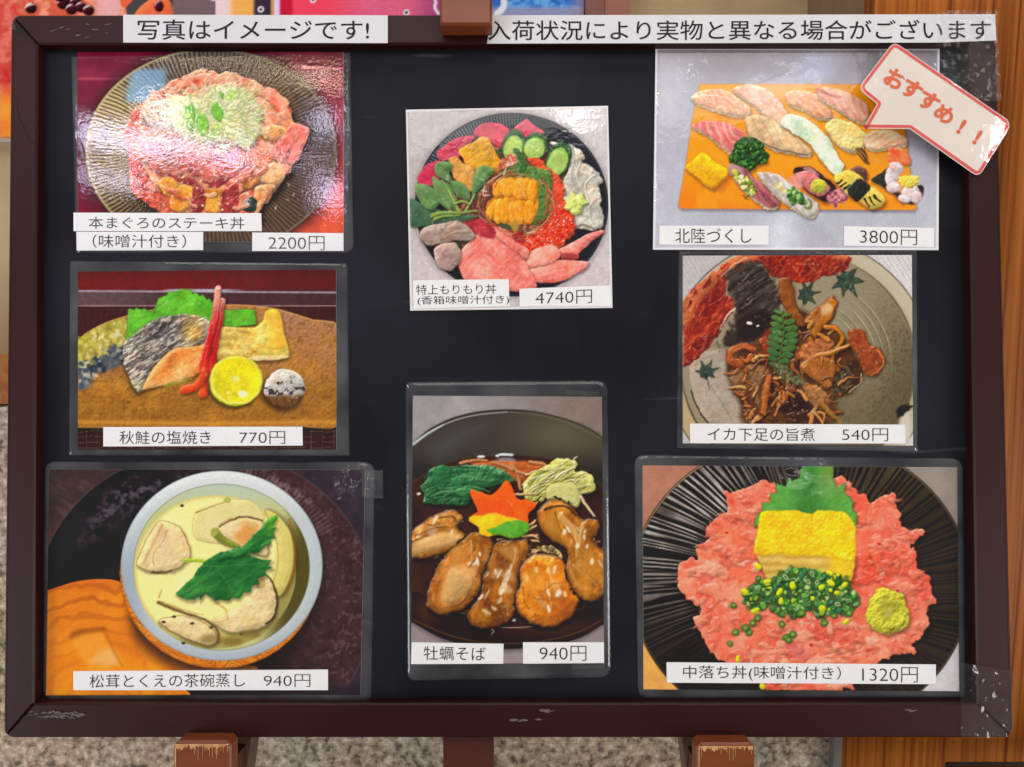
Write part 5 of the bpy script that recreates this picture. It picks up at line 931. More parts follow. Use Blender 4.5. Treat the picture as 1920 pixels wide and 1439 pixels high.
def film_mat(name, veil=.05, rough=.06, bump=.15, bscale=60, tint=(1, 1, 1), ior=1.5):
    """clear plastic film: see-through, with a faint milky veil and a mirror-like skin"""
    m = bpy.data.materials.new(name); N, L, P = nt(m); N.remove(P); out = [n for n in N if n.type == 'OUTPUT_MATERIAL'][0]
    tr = N.new('ShaderNodeBsdfTransparent'); tr.inputs[0].default_value = tint + (1,); df = N.new('ShaderNodeBsdfDiffuse'); df.inputs[0].default_value = (.8, .82, .84, 1); gl = N.new('ShaderNodeBsdfGlossy'); gl.inputs['Roughness'].default_value = rough
    m1 = N.new('ShaderNodeMixShader'); m2 = N.new('ShaderNodeMixShader'); lw = N.new('ShaderNodeLayerWeight'); pw = N.new('ShaderNodeMath'); pw.operation = 'POWER'; pw.inputs[1].default_value = 5; L.new(lw.outputs['Facing'], pw.inputs[0]); fr = N.new('ShaderNodeMapRange'); fr.inputs[3].default_value = ((ior - 1) / (ior + 1))**2; fr.inputs[4].default_value = 1; L.new(pw.outputs[0], fr.inputs[0])
    tc = N.new('ShaderNodeTexCoord'); nz = N.new('ShaderNodeTexNoise'); nz.inputs['Scale'].default_value = bscale; nz.inputs['Detail'].default_value = 3; L.new(tc.outputs['Object'], nz.inputs['Vector'])
    bp = N.new('ShaderNodeBump'); bp.inputs['Strength'].default_value = bump; bp.inputs['Distance'].default_value = .002; L.new(nz.outputs['Fac'], bp.inputs['Height'])
    L.new(bp.outputs[0], gl.inputs['Normal'])
    n2 = N.new('ShaderNodeTexNoise'); n2.inputs['Scale'].default_value = 14; n2.inputs['Detail'].default_value = 4; L.new(tc.outputs['Object'], n2.inputs['Vector'])
    mr = N.new('ShaderNodeMapRange'); mr.inputs[1].default_value = .35; mr.inputs[2].default_value = .7; mr.inputs[3].default_value = veil * .25; mr.inputs[4].default_value = veil * 2.1; L.new(n2.outputs['Fac'], mr.inputs[0]); L.new(mr.outputs[0], m1.inputs[0])
    L.new(tr.outputs[0], m1.inputs[1]); L.new(df.outputs[0], m1.inputs[2]); L.new(fr.outputs[0], m2.inputs[0]); L.new(m1.outputs[0], m2.inputs[1]); L.new(gl.outputs[0], m2.inputs[2]); L.new(m2.outputs[0], out.inputs[0])
    return m
def wood_mat(name, a, b, c, sx=160, sz=2.0, rough=.4):
    """straight-grained timber, the grain running up"""
    m = bpy.data.materials.new(name); N, L, P = nt(m); P.inputs['Roughness'].default_value = rough
    tc = N.new('ShaderNodeTexCoord'); mp = N.new('ShaderNodeMapping'); mp.inputs['Scale'].default_value = (sx, sx, sz); L.new(tc.outputs['Object'], mp.inputs['Vector'])
    nz = N.new('ShaderNodeTexNoise'); nz.inputs['Scale'].default_value = 1; nz.inputs['Detail'].default_value = 5; nz.inputs['Distortion'].default_value = .3; L.new(mp.outputs[0], nz.inputs['Vector'])
    rp = N.new('ShaderNodeValToRGB'); e = rp.color_ramp.elements; e[0].position = .34; e[0].color = rgba(b); e[1].position = .5; e[1].color = rgba(a); k = e.new(.68); k.color = rgba(c); L.new(nz.outputs['Fac'], rp.inputs[0])
    m2 = N.new('ShaderNodeMapping'); m2.inputs['Scale'].default_value = (sx * .12, sx * .12, sz * .3); L.new(tc.outputs['Object'], m2.inputs['Vector'])
    n2 = N.new('ShaderNodeTexNoise'); n2.inputs['Scale'].default_value = 1; n2.inputs['Detail'].default_value = 3; L.new(m2.outputs[0], n2.inputs['Vector'])
    mr = N.new('ShaderNodeMapRange'); mr.inputs[1].default_value = .3; mr.inputs[2].default_value = .7; mr.inputs[3].default_value = .72; mr.inputs[4].default_value = 1.15; L.new(n2.outputs['Fac'], mr.inputs[0]); P.inputs['Specular IOR Level'].default_value = .15
    mx = N.new('ShaderNodeMix'); mx.data_type = 'RGBA'; mx.blend_type = 'MULTIPLY'; mx.inputs[0].default_value = 1; L.new(rp.outputs[0], mx.inputs[6]); L.new(mr.outputs[0], mx.inputs[7]); L.new(mx.outputs[2], P.inputs['Base Color'])
    return m
def slate_mat():
    """matt blackboard with rubbed chalk haze and hairline scratches"""
    m = bpy.data.materials.new('blackboard'); N, L, P = nt(m); P.inputs['Roughness'].default_value = .55; P.inputs['Specular IOR Level'].default_value = .12
    tc = N.new('ShaderNodeTexCoord'); nz = N.new('ShaderNodeTexNoise'); nz.inputs['Scale'].default_value = 5; nz.inputs['Detail'].default_value = 6; L.new(tc.outputs['Object'], nz.inputs['Vector'])
    rp = N.new('ShaderNodeValToRGB'); e = rp.color_ramp.elements; e[0].position = .35; e[0].color = rgba((17, 17, 21)); e[1].position = .7; e[1].color = rgba((37, 37, 45)); L.new(nz.outputs['Fac'], rp.inputs[0])
    tot = None
    for k, (rz, sx, sy) in enumerate([(.5, 7, 46), (-.8, 8, 54), (1.3, 6, 40)]):
        mp = N.new('ShaderNodeMapping'); mp.inputs['Rotation'].default_value = (0, 0, rz); mp.inputs['Scale'].default_value = (sx, sy, 1); mp.inputs['Location'].default_value = (k * 3.1, k * 1.7, 0); L.new(tc.outputs['Object'], mp.inputs['Vector'])
        n2 = N.new('ShaderNodeTexNoise'); n2.inputs['Scale'].default_value = 1.3; n2.inputs['Detail'].default_value = 2; n2.inputs['Distortion'].default_value = .6; L.new(mp.outputs[0], n2.inputs['Vector'])
        mr = N.new('ShaderNodeMapRange'); mr.inputs[1].default_value = .72; mr.inputs[2].default_value = .80; mr.inputs[4].default_value = .2; L.new(n2.outputs['Fac'], mr.inputs[0])
        if tot is None: tot = mr.outputs[0]
        else:
            ad = N.new('ShaderNodeMath'); ad.operation = 'MAXIMUM'; L.new(tot, ad.inputs[0]); L.new(mr.outputs[0], ad.inputs[1]); tot = ad.outputs[0]
    mx = N.new('ShaderNodeMix'); mx.data_type = 'RGBA'; L.new(tot, mx.inputs[0]); L.new(rp.outputs[0], mx.inputs[6]); mx.inputs[7].default_value = (.14, .14, .15, 1); L.new(mx.outputs[2], P.inputs['Base Color'])
    return m
def stone_mat():
    """rough speckled stone-chip wall"""
    m = bpy.data.materials.new('stone_chips'); N, L, P = nt(m); P.inputs['Roughness'].default_value = .75
    tc = N.new('ShaderNodeTexCoord')
    n1 = N.new('ShaderNodeTexNoise'); n1.inputs['Scale'].default_value = 125; n1.inputs['Detail'].default_value = 8; n1.inputs['Roughness'].default_value = .62; n1.inputs['Distortion'].default_value = .2
    n2 = N.new('ShaderNodeTexNoise'); n2.inputs['Scale'].default_value = 9; n2.inputs['Detail'].default_value = 4
    for n in (n1, n2): L.new(tc.outputs['Object'], n.inputs['Vector'])
    rp = N.new('ShaderNodeValToRGB'); e = rp.color_ramp.elements; e[0].position = .36; e[0].color = rgba((98, 88, 76)); e[1].position = .45; e[1].color = rgba((158, 146, 130)); k = e.new(.55); k.color = rgba((190, 178, 160)); k = e.new(.68); k.color = rgba((232, 224, 208)); L.new(n1.outputs['Fac'], rp.inputs[0])
    rp2 = N.new('ShaderNodeValToRGB'); e = rp2.color_ramp.elements; e[0].position = .4; e[0].color = (1, .86, .78, 1); e[1].position = .6; e[1].color = (1, 1, .97, 1); L.new(n2.outputs['Fac'], rp2.inputs[0])
    mx = N.new('ShaderNodeMix'); mx.data_type = 'RGBA'; mx.blend_type = 'MULTIPLY'; mx.inputs[0].default_value = 1; L.new(rp.outputs[0], mx.inputs[6]); L.new(rp2.outputs[0], mx.inputs[7]); L.new(mx.outputs[2], P.inputs['Base Color'])
    bp = N.new('ShaderNodeBump'); bp.inputs['Strength'].default_value = .6; bp.inputs['Distance'].default_value = .004; L.new(n1.outputs['Fac'], bp.inputs['Height']); L.new(bp.outputs[0], P.inputs['Normal'])
    return m
M = dict(
    slate=slate_mat(), frame=mat('frame_vinyl', (40, 12, 12), (48, 17, 17), (6, 6, 40), .42, 5, bump=.04, bscale=500, spec=.24),
    scuff=mat('scuffed_vinyl', (84, 70, 70), (112, 98, 96), (300, 300, 300), .7), crack=mat('crack', (16, 8, 8), rough=.8),
    notice=mat('notice_paper', (212, 212, 215), (218, 218, 220), (30, 30, 30), .5, spec=.25), paper=mat('white_paper', (243, 243, 244), (247, 247, 247), (40, 40, 40), .5, spec=.25), ink=mat('black_ink', (22, 22, 24), (30, 30, 32), (200, 200, 200), .5, spec=.2),
    bubble=mat('cream_card', (229, 216, 204), (233, 221, 210), (30, 30, 30), .35), red=mat('red_ink', (222, 74, 70), (228, 86, 80), (80, 80, 80), .4), orange=mat('orange_ink', (226, 104, 52), (222, 96, 48), (60, 60, 60), .4),
    print=print_mat('printed_photograph'), film=film_mat('laminate_film', .004), crinkle=film_mat('crinkled_film', .006, .04, .035, 330), seal=film_mat('sealed_film_edge', .05, .10, .3, 40), tape=film_mat('clear_tape', .012, .08, .3, 120),
    easel=mat('easel_paint', (112, 52, 22), (126, 62, 30), (8, 8, 60), .38, 5, bump=.05, bscale=300), mast=mat('mast_paint', (66, 26, 20), (78, 34, 26), (10, 10, 50), .4, 5), dark=mat('leg_paint', (86, 68, 52), (96, 78, 60), (20, 20, 60), .5, 5),
    raw=mat('bare_wood', (206, 158, 104), (178, 126, 76), (160, 160, 30), .7, 6), pillar=wood_mat('pillar_wood', (164, 90, 26), (112, 52, 8), (186, 112, 42)), post=mat('post_paint', (126, 70, 66), (140, 80, 68), (20, 20, 2), .5),
    post2=mat('post_paint_light', (158, 96, 76), (170, 106, 82), (20, 20, 2), .5), plaster=mat('beige_plaster', (184, 158, 118), (196, 172, 130), (12, 12, 12), .8, bump=.15, bscale=180), side=mat('pillar_side', (150, 126, 98), (160, 136, 108), (30, 30, 3), .6),
    stone=stone_mat(), rail=wood_mat('rail_wood', (182, 112, 50), (150, 86, 34), (200, 130, 66), 40, 40), metal=mat('grey_metal', (116, 114, 110), (126, 124, 120), (60, 60, 4), .4), black=mat('black_top', (40, 42, 44), (52, 54, 56), (40, 40, 40), .35),
    floor=mat('floor_tiles', (120, 112, 102), (140, 132, 120), (6, 6, 6), .5))

# ================================================================ building helpers
def thing(name, label, cat, loc, group=None, board=True):
    o = bpy.data.objects.new(name, None); COL.objects.link(o); o.empty_display_size = .02; o.location = loc
    if board: o.rotation_euler = (math.pi / 2 - LEAN, 0, 0)
    o['label'] = label; o['category'] = cat
    if group: o['group'] = group
    return o
def tag(o, label, cat, group=None):
    o['label'] = label; o['category'] = cat
    if group: o['group'] = group
    return o
def mesh(name, verts, faces, material, parent=None, smooth=False):
    me = bpy.data.meshes.new(name); me.from_pydata([tuple(map(float, v)) for v in verts], [], faces); me.update()
    o = bpy.data.objects.new(name, me); COL.objects.link(o); me.materials.append(material)
    if smooth: me.polygons.foreach_set('use_smooth', [True] * len(me.polygons))
    if parent: o.parent = parent
    return o
def uvh(px, py, h):
    """photograph pixel -> (across, up) on the board's plane raised by h"""
    p = hit(px, py, BC + NB * h, NB) - BC; return np.array([p[0], np.dot(p, VB)])
def on_board(u, v, h=0.0): return BC + RT * u + VB * v + NB * h
def prism(outline, h0, h1, bev=0.0):
    """(across, up) outline -> closed slab from h0 to h1 with a small bevel on its front edge"""
    P = np.asarray(outline, float); n = len(P)
    A = np.sum(P[:, 0] * np.roll(P[:, 1], -1) - np.roll(P[:, 0], -1) * P[:, 1])
    if A < 0: P = P[::-1]
    V = [(p[0], p[1], h0) for p in P]
    if bev:
        e0 = P - np.roll(P, 1, 0); e1 = np.roll(P, -1, 0) - P; e0 /= np.linalg.norm(e0, axis=1)[:, None] + 1e-12; e1 /= np.linalg.norm(e1, axis=1)[:, None] + 1e-12
        nn = np.stack([-(e0 + e1)[:, 1], (e0 + e1)[:, 0]], 1); nn /= np.linalg.norm(nn, axis=1)[:, None] + 1e-12
        V += [(p[0], p[1], h1 - bev) for p in P] + [(p[0], p[1], h1) for p in P + nn * bev]; k = 2
    else: V += [(p[0], p[1], h1) for p in P]; k = 1
    Fc = [list(range(n))[::-1], [k * n + i for i in range(n)]]
    for r in range(k): Fc += [[r * n + i, r * n + (i + 1) % n, (r + 1) * n + (i + 1) % n, (r + 1) * n + i] for i in range(n)]
    return V, Fc
def box(x0, x1, y0, y1, z0, z1, bev=0.0):
    V, Fc = prism([(x0, y0), (x1, y0), (x1, y1), (x0, y1)], z0, z1, bev); return V, Fc
def slab(name, pxs, h0, h1, material, root, ctr, bev=0.0):
    O = [uvh(x, y, h1) - ctr for x, y in pxs]; return mesh(name, *prism(O, h0, h1, bev), material, root)
def rounded(pxs, r):
    P = np.asarray(pxs, float); n = len(P); out = []
    for i in range(n):
        a, b, c = P[i - 1], P[i], P[(i + 1) % n]; rr = r[i] if isinstance(r, (list, tuple)) else r
        if rr <= 0: out.append(b); continue
        p = b + (a - b) / np.linalg.norm(a - b) * rr; q = b + (c - b) / np.linalg.norm(c - b) * rr
        for t in np.linspace(0, 1, 7): out.append(p * (1 - t)**2 + 2 * b * t * (1 - t) + q * t * t)
    return out
_glyph = {}
def glyphs(text, weight):
    k = (text, weight)
    if k not in _glyph:
        cu = bpy.data.curves.new('lettering', 'FONT'); cu.body = text; cu.offset = weight; cu.resolution_u = 5
        o = bpy.data.objects.new('lettering', cu); COL.objects.link(o); dg = bpy.context.evaluated_depsgraph_get()
        me = bpy.data.meshes.new_from_object(o.evaluated_get(dg)); co = np.empty(len(me.vertices) * 3); me.vertices.foreach_get('co', co)
        _glyph[k] = (co.reshape(-1, 3)[:, :2].copy(), [list(p.vertices) for p in me.polygons])
        bpy.data.objects.remove(o); bpy.data.curves.remove(cu); bpy.data.meshes.remove(me)
    return _glyph[k]
def lettering(pieces, h, material, root, ctr):
    """pieces: (text, x0, y0, x1, y1 in photograph pixels, slope, weight, turn)"""
    V, Fc = [], []
    for text, x0, y0, x1, y1, slope, weight, turn in pieces:
        co, fs = glyphs(text, weight); lo, hi = co.min(0), co.max(0); t = (co - lo) / (hi - lo); b = len(V)
        X = x0 + t[:, 0] * (x1 - x0); Y = y1 - t[:, 1] * (y1 - y0) + slope * (X - x0)
        if turn:
            cx, cy = (x0 + x1) / 2, (y0 + y1) / 2; c, s = math.cos(turn), math.sin(turn); X, Y = cx + (X - cx) * c - (Y - cy) * s, cy + (X - cx) * s + (Y - cy) * c
        for x, y in zip(X, Y):
            q = uvh(x, y, h) - ctr; V.append((q[0], q[1], h))
        Fc += [[b + i for i in f] for f in fs]
    return mesh('lettering', V, Fc, material, root)
def printed(name, quad, hfun, paint, to_units, root, to_local, step=1.35, material=None, flip=False):
    """a fine sheet whose points carry the ink; quad: photograph pixels, clockwise from top left"""
    q = np.asarray(quad, float); nx = int(max(np.linalg.norm(q[1] - q[0]), np.linalg.norm(q[2] - q[3])) / step); ny = int(max(np.linalg.norm(q[3] - q[0]), np.linalg.norm(q[2] - q[1])) / step)
    S, T = np.meshgrid(np.linspace(0, 1, nx), np.linspace(0, 1, ny))
    PX = (q[0] * ((1 - S) * (1 - T))[..., None] + q[1] * (S * (1 - T))[..., None] + q[2] * (S * T)[..., None] + q[3] * ((1 - S) * T)[..., None])
    X, Y = to_units(PX[..., 0], PX[..., 1]); c = Canvas(X, Y, (128, 128, 128)); paint(c)
    co = to_local(PX[..., 0], PX[..., 1], S, T).reshape(-1, 3)
    idx = np.arange(nx * ny).reshape(ny, nx); f = np.stack([idx[1:, :-1], idx[1:, 1:], idx[:-1, 1:], idx[:-1, :-1]], -1).reshape(-1, 4)
    ring = np.r_[idx[0, :], idx[1:, -1], idx[-1, -2::-1], idx[-2:0:-1, 0]]; k = len(ring); sk = co[ring].copy(); sk[:, 2 if hfun is not None else 1] = hfun if hfun is not None else .004   # the sheet's cut edge
    jj = np.arange(k); g = np.stack([ring, ring[(jj + 1) % k], nx * ny + (jj + 1) % k, nx * ny + jj], -1)
    co = np.vstack([co, sk]); f = np.vstack([f, g[:, ::1]])
    me = bpy.data.meshes.new(name); me.vertices.add(len(co)); me.vertices.foreach_set('co', co.ravel()); me.loops.add(f.size); me.loops.foreach_set('vertex_index', f.ravel().astype(np.int32))
    me.polygons.add(len(f)); me.polygons.foreach_set('loop_start', np.arange(0, f.size, 4, dtype=np.int32)); me.update(calc_edges=True); me.validate()
    col = np.ones((len(co), 4), np.float32); k3 = lin(np.clip(c.C, 0, 255).reshape(-1, 3)); lu = k3.mean(1, keepdims=True)
    col[:nx * ny, :3] = np.clip((lu + (k3 - lu) * 1.03) * 1.16 - .012, .003, .95); col[nx * ny:, :3] = .75
    at = me.color_attributes.new('ink', 'FLOAT_COLOR', 'POINT'); at.data.foreach_set('color', col.ravel())
    o = bpy.data.objects.new(name, me); COL.objects.link(o); me.materials.append(material or M['print']); o.parent = root
    return o

# ================================================================ the setting: floor, walls, pillar
YW = .30                                                            # the wall stands 30 cm behind the board
PW = np.array([0, YW, 0]); NW = np.array([0, -1.0, 0])
def wall(px, py, y=YW): return hit(px, py, np.array([0, y, 0]), NW)
YP = .13; YS = YP + .012
o = mesh('floor', *box(-3, 3, -3, YW + .3, -.04, 0), M['floor']); o['kind'] = 'structure'
zs = wall(5, 764, YS)[2]; xt = wall(1137, 10)[0]
tag(mesh('stone_wall', *box(-1.5, hit(1561, 1420, np.array([0, YS, 0]), NW)[0], YS, YW + .2, .001, zs), M['stone']), 'rough grey speckled stone-chip lower wall behind the board', 'wall')
tag(mesh('plaster_wall', *box(-1.5, 1.5, YW + .03, YW + .2, zs + .001, 2.6), M['plaster']), 'plain beige plaster wall above the stone, behind the top of the board', 'wall')
zr = wall(5, 668, YS + .01)[2]
tag(mesh('wooden_rail', *box(-1.5, 0.0, YS + .01, YS + .04, zs + .002, zr, .002), M['rail']), 'orange wooden rail running along the top of the stone wall at the left edge', 'rail')
# brown door posts right of the poster
x0, x1, x2 = wall(1094, 15)[0], wall(1131, 15)[0], wall(1179, 15)[0]
tag(mesh('wooden_post', *box(x0 + .001, x1, YW - .015, YW + .03, zs + .003, 2.5, .001), M['post']), 'narrow dark red-brown upright post beside the poster', 'post')
tag(mesh('wooden_post', *box(x1 + .001, x2, YW - .010, YW + .03, zs + .003, 2.5, .001), M['post2']), 'lighter orange-brown upright post next to the beige wall', 'post')
# timber pillar on the right
xl = hit(1640, 12, np.array([0, YP, 0]), NW)[0]
pl = thing('timber_pillar', 'orange-brown timber pillar with straight upright grain, right of the board', 'pillar', (xl + .3, YP + .1, 0), board=False)
mesh('face_board', *box(-.3, .5, -.10, -.075, 0, 2.6, .001), M['pillar'], pl)
mesh('side_panel', *box(-.297, .5, -.074, .19, .0, 2.6), M['side'], pl)
xm = hit(1578, 1420, np.array([0, YP, 0]), NW)[0]; xs_ = hit(1562, 1420, np.array([0, YP, 0]), NW)[0]
tag(mesh('edge_strip', *box(xs_, xm - .001, YP - .002, YP + .05, 0, zs - .01, .001), M['metal']), 'grey metal strip along the foot of the timber pillar', 'trim')
# poster
YPO = YW - .004
pt = thing('food_poster', 'colourful food poster with red, pink and blue fields above the board', 'poster', wall(480, 60), board=False); pc = wall(480, 60)
mesh('backing', *box(wall(-60, 0)[0] - pc[0], wall(1093, 15)[0] - pc[0], .0045, .03, wall(5, 258)[2] - pc[2], wall(480, -60)[2] - pc[2]), M['paper'], pt)
def poster_local(px, py, S, T):
    d = FWD + RT * ((px - W0 / 2) / F)[..., None] + UP * ((H0 / 2 - py) / F)[..., None]; t = (YPO - CAM[1]) / d[..., 1]; return CAM + d * t[..., None] - pc
pa, pb, pcn, pd = [(-60, -60), (1099, -60), (1083, 258), (-52, 258)]
printed('print', [pa, pb, pcn, pd], None, paint_poster, lambda x, y: (x, y), pt, poster_local, 2.2)
# dark side table in the right foreground corner
tb = thing('side_table', 'black-topped side table at the right, under the timber pillar', 'table', (.62, -.02, 0), board=False)
ta = hit(1772, 1426, np.array([0, .08, 0]), NW)
mesh('table_top', *prism([(ta[0] - .65, .0), (.6, .0), (.6, .10), (ta[0] - .62, .10)], ta[2] - .03, ta[2], .003), M['black'], tb)
mesh('leg', *box(.2, .25, .03, .08, 0, ta[2] - .031), M['black'], tb)

# ================================================================ easel
B0 = BC
ez = thing('easel', 'dark red-brown wooden easel carrying the menu board', 'easel', (0, .06, 0), board=False)
def tube4(name, a, b, w, d, material, root, bev=.002):
    """square bar from a to b (world), w across, d deep"""
    a, b = np.array(a, float) - np.array(root.location), np.array(b, float) - np.array(root.location); ax = (b - a) / np.linalg.norm(b - a); s = np.cross(ax, (0, 1, 0)); s /= np.linalg.norm(s); t = np.cross(s, ax)
    V, Fc = box(-w / 2, w / 2, -d / 2, d / 2, 0, np.linalg.norm(b - a), bev); return mesh(name, [a + s * v[0] - t * v[1] + ax * v[2] for v in V], Fc, material, root)
def bpt(px, py, h): u = uvh(px, py, h); return on_board(u[0], u[1], h)
top = bpt(875, -60, -.02); bot = bpt(886, 1900, -.02); m0 = bpt(880, 1420, -.02); wm = np.linalg.norm(bpt(833, 1420, -.008) - bpt(927, 1420, -.008))
foot = m0 + (m0 - top) * (m0[2] - .0) / (top[2] - m0[2])
tube4('mast', foot, top + (top - m0) * .12, wm, .03, M['mast'], ez)
for sgn, xa, xb in ((-1, 462, 440), (1, 1292, 1312)):
    a = bpt(xa, 1300, -.03); b = bpt(xb + sgn * 2, 1470, -.03); f_ = a + (b - a) * (a[2] / (a[2] - b[2])); tube4('leg', f_, a + (a - b) * 1.2, .028, .03, M['dark'], ez)
# rest pegs: a ledge under the frame with an upturned lip in front
for (x0, x1, yt, yl) in ((325, 433, 1390, 1377), (1306, 1415, 1394, 1381)):
    hF = .030
    a = uvh(x0, yt, hF); b = uvh(x1, yt, hF); vt = a[1]; cc = on_board(0, 0)
    cu, cv = (a[0] + b[0]) / 2, vt
    P = [(a[0], vt - .085), (b[0], vt - .085), (b[0], vt - .004), (b[0] - .004, vt), (a[0] + .004, vt), (a[0], vt - .004)]
    V, Fc = prism(P, .0125, hF, .002)
    loc = np.array(ez.location); W = [on_board(*v) - loc for v in V]
    pg = mesh('rest_peg', W, Fc, M['easel'], ez)
    V2, F2 = prism([(a[0] + .002, vt - .085), (b[0] - .002, vt - .085), (b[0] - .002, vt - .022), (a[0] + .002, vt - .022)], -.03, .0123)
    mesh('peg_arm', [on_board(*v) - loc for v in V2], F2, M['mast'], pg)
    rng = np.random.RandomState(int(x0)); Vw, Fw = [], []                # paint rubbed off along the top edge, in drips
    def strip(u0, u1, v0, v1):
        b_ = len(Vw); Vw.extend([on_board(u0, v0, hF + .0004) - loc, on_board(u1, v0, hF + .0004) - loc, on_board(u1, v1, hF + .0004) - loc, on_board(u0, v1, hF + .0004) - loc]); Fw.append([b_, b_ + 1, b_ + 2, b_ + 3])
    wd = b[0] - a[0]; n = 110; ph = 0
    for i in range(n):
        u0 = a[0] + wd * (.03 + .94 * i / n); u1 = a[0] + wd * (.03 + .94 * (i + 1) / n)
        ph = .7 * ph + .3 * rng.uniform(-1, 1); d = max(.0008, .0026 + .0045 * ph + (.012 * rng.random_sample()**2 if rng.random_sample() < .16 else 0)) + (.03 * rng.random_sample() if i < 3 else 0)
        strip(u0, u1, vt - .0022 - d, vt - .0022)
    mesh('worn_edge', Vw, Fw, M['raw'], pg)
# clamp that holds the top of the frame
a = uvh(825, 46, .035); b = uvh(922, 46, .035); t_ = uvh(875, -90, .035)
V, Fc = prism([(a[0], a[1]), (b[0], a[1]), (b[0], t_[1]), (a[0], t_[1])], .0145, .035, .0025)
mesh('top_clamp', [on_board(*v) - np.array(ez.location) for v in V], Fc, M['easel'], ez)

# ================================================================ the menu board
bd = thing('menu_board', 'black menu board in a dark red-brown frame, leaning on the easel', 'menu board', BC)
HF = .012
oT = [(20, 28), (1868, 27), (1900, 1384), (6, 1384)]; iT = [(70, 83), (1815, 82), (1833, 1319), (63, 1320)]
OU = [uvh(x, y, HF) for x, y in oT]; IN = [uvh(x, y, HF) for x, y in iT]
slabP = [uvh(x, y, 0) for x, y in [(40, 50), (1850, 50), (1870, 1350), (30, 1350)]]
mesh('chalkboard_panel', *prism(slabP, -.006, 0), M['slate'], bd)
for i in range(4):
    j = (i + 1) % 4; d = .0002
    P = [OU[i], OU[j], IN[j], IN[i]]; c_ = sum(P) / 4
    R_ = .0085; eu = (OU[j] - OU[i]) / np.linalg.norm(OU[j] - OU[i]); ev = np.array([eu[1], -eu[0]])                       # the frame's outer corners are rounded
    A_ = [OU[i] + eu * R_ * (1 - math.sin(t)) + ev * R_ * (1 - math.cos(t)) for t in np.linspace(.785, 0, 6)]; B_ = [OU[j] - eu * R_ * (1 - math.sin(t)) + ev * R_ * (1 - math.cos(t)) for t in np.linspace(0, .785, 6)]
    P = A_ + B_ + P[2:]
    fr = mesh('frame_rail', *prism([p + (c_ - p) * .0004 for p in P], -.010, HF, .0016), M['frame'], bd)
    if i == 0: topr = fr
    if i == 2: botr = fr
    if i == 3: lefr = fr
def stroke(name, pxs, w, h, material, root, ctr=np.zeros(2)):
    P = [uvh(x, y, h) - ctr for x, y in pxs]; V, Fc = [], []
    for k, p in enumerate(P):
        t = P[min(k + 1, len(P) - 1)] - P[max(k - 1, 0)]; t = t / (np.linalg.norm(t) + 1e-12); n = np.array([-t[1], t[0]]) * (w[k] if isinstance(w, list) else w) / 2; V += [(p[0] + n[0], p[1] + n[1], h), (p[0] - n[0], p[1] - n[1], h)]
    for k in range(len(P) - 1): Fc.append([2 * k, 2 * k + 1, 2 * k + 3, 2 * k + 2])
    return mesh(name, V, Fc, material, root)
stroke('crack', [(30, 190), (36, 222), (43, 236), (50, 254), (55, 264), (62, 266), (70, 267)], [.0004, .0007, .0012, .0014, .0012, .0010, .0008], HF + .0003, M['crack'], lefr)
stroke('crack', [(28, 54), (38, 58), (46, 66), (54, 74), (66, 84)], [.006, .005, .003, .0012, .0008], HF + .0003, M['crack'], topr)
mesh('peeled_film', *prism([uvh(x, y, HF + .0016) for x, y in [(10, 52), (14, 44), (21, 30), (27, 25), (31, 28), (25, 44), (29, 54), (18, 56)]], HF + .0004, HF + .0016, .0004), M['tape'], topr)
rng = np.random.RandomState(5)
def scuffs(cx, cy, w, h, n, root):
    V, Fc = [], []
    for _ in range(n):
        x, y = cx + rng.uniform(-w, w), cy + rng.uniform(-h, h); a = rng.uniform(2, 9); b_ = rng.uniform(.6, 2); k = len(V); tl = rng.uniform(-.3, .3)
        for t in np.linspace(0, 6.283, 9)[:-1]:
            q = uvh(x + a * math.cos(t) * rng.uniform(.6, 1.2), y + b_ * math.sin(t) * rng.uniform(.6, 1.3) + tl * a * math.cos(t), HF + .0003); V.append((q[0], q[1], HF + .0003 + .00002 * len(Fc)))
        Fc.append(list(range(k, k + 8)))
    mesh('scuff_mark', V, Fc, M['scuff'], root)
scuffs(108, 1340, 50, 6, 46, botr); scuffs(1028, 1333, 14, 2, 8, botr); scuffs(972, 1350, 12, 3, 7, botr); scuffs(1010, 1349, 2, 2, 3, botr); scuffs(160, 56, 60, 14, 9, topr); scuffs(1706, 1333, 6, 3, 4, botr); scuffs(1858, 260, 5, 3, 2, botr)

# notices pasted along the top rail
for quad, tx, lab in [([(231, 28), (727, 29), (727, 81), (231, 80)], [('写真はイメージです!', 258, 37, 692, 75, .001, .004, 0)], 'short white paper notice with bold black Japanese lettering, on the left of the top rail'),
                      ([(921, 29), (1866, 27), (1868, 76), (1760, 80), (913, 82)], [('入荷状況により実物と異なる場合がございます', 915, 38, 1858, 76, -.001, .004, 0)], 'long white paper notice with bold black Japanese lettering, on the right of the top rail')]:
    h0 = HF + .0002; ct = sum(uvh(x, y, h0) for x, y in quad) / len(quad)
    t = thing('paper_notice', lab, 'notice', on_board(ct[0], ct[1], 0), 'notices on the top rail')
    slab('paper', quad, h0, h0 + .0005, M['notice'], t, ct); lettering(tx, h0 + .0007, M['ink'], t, ct)

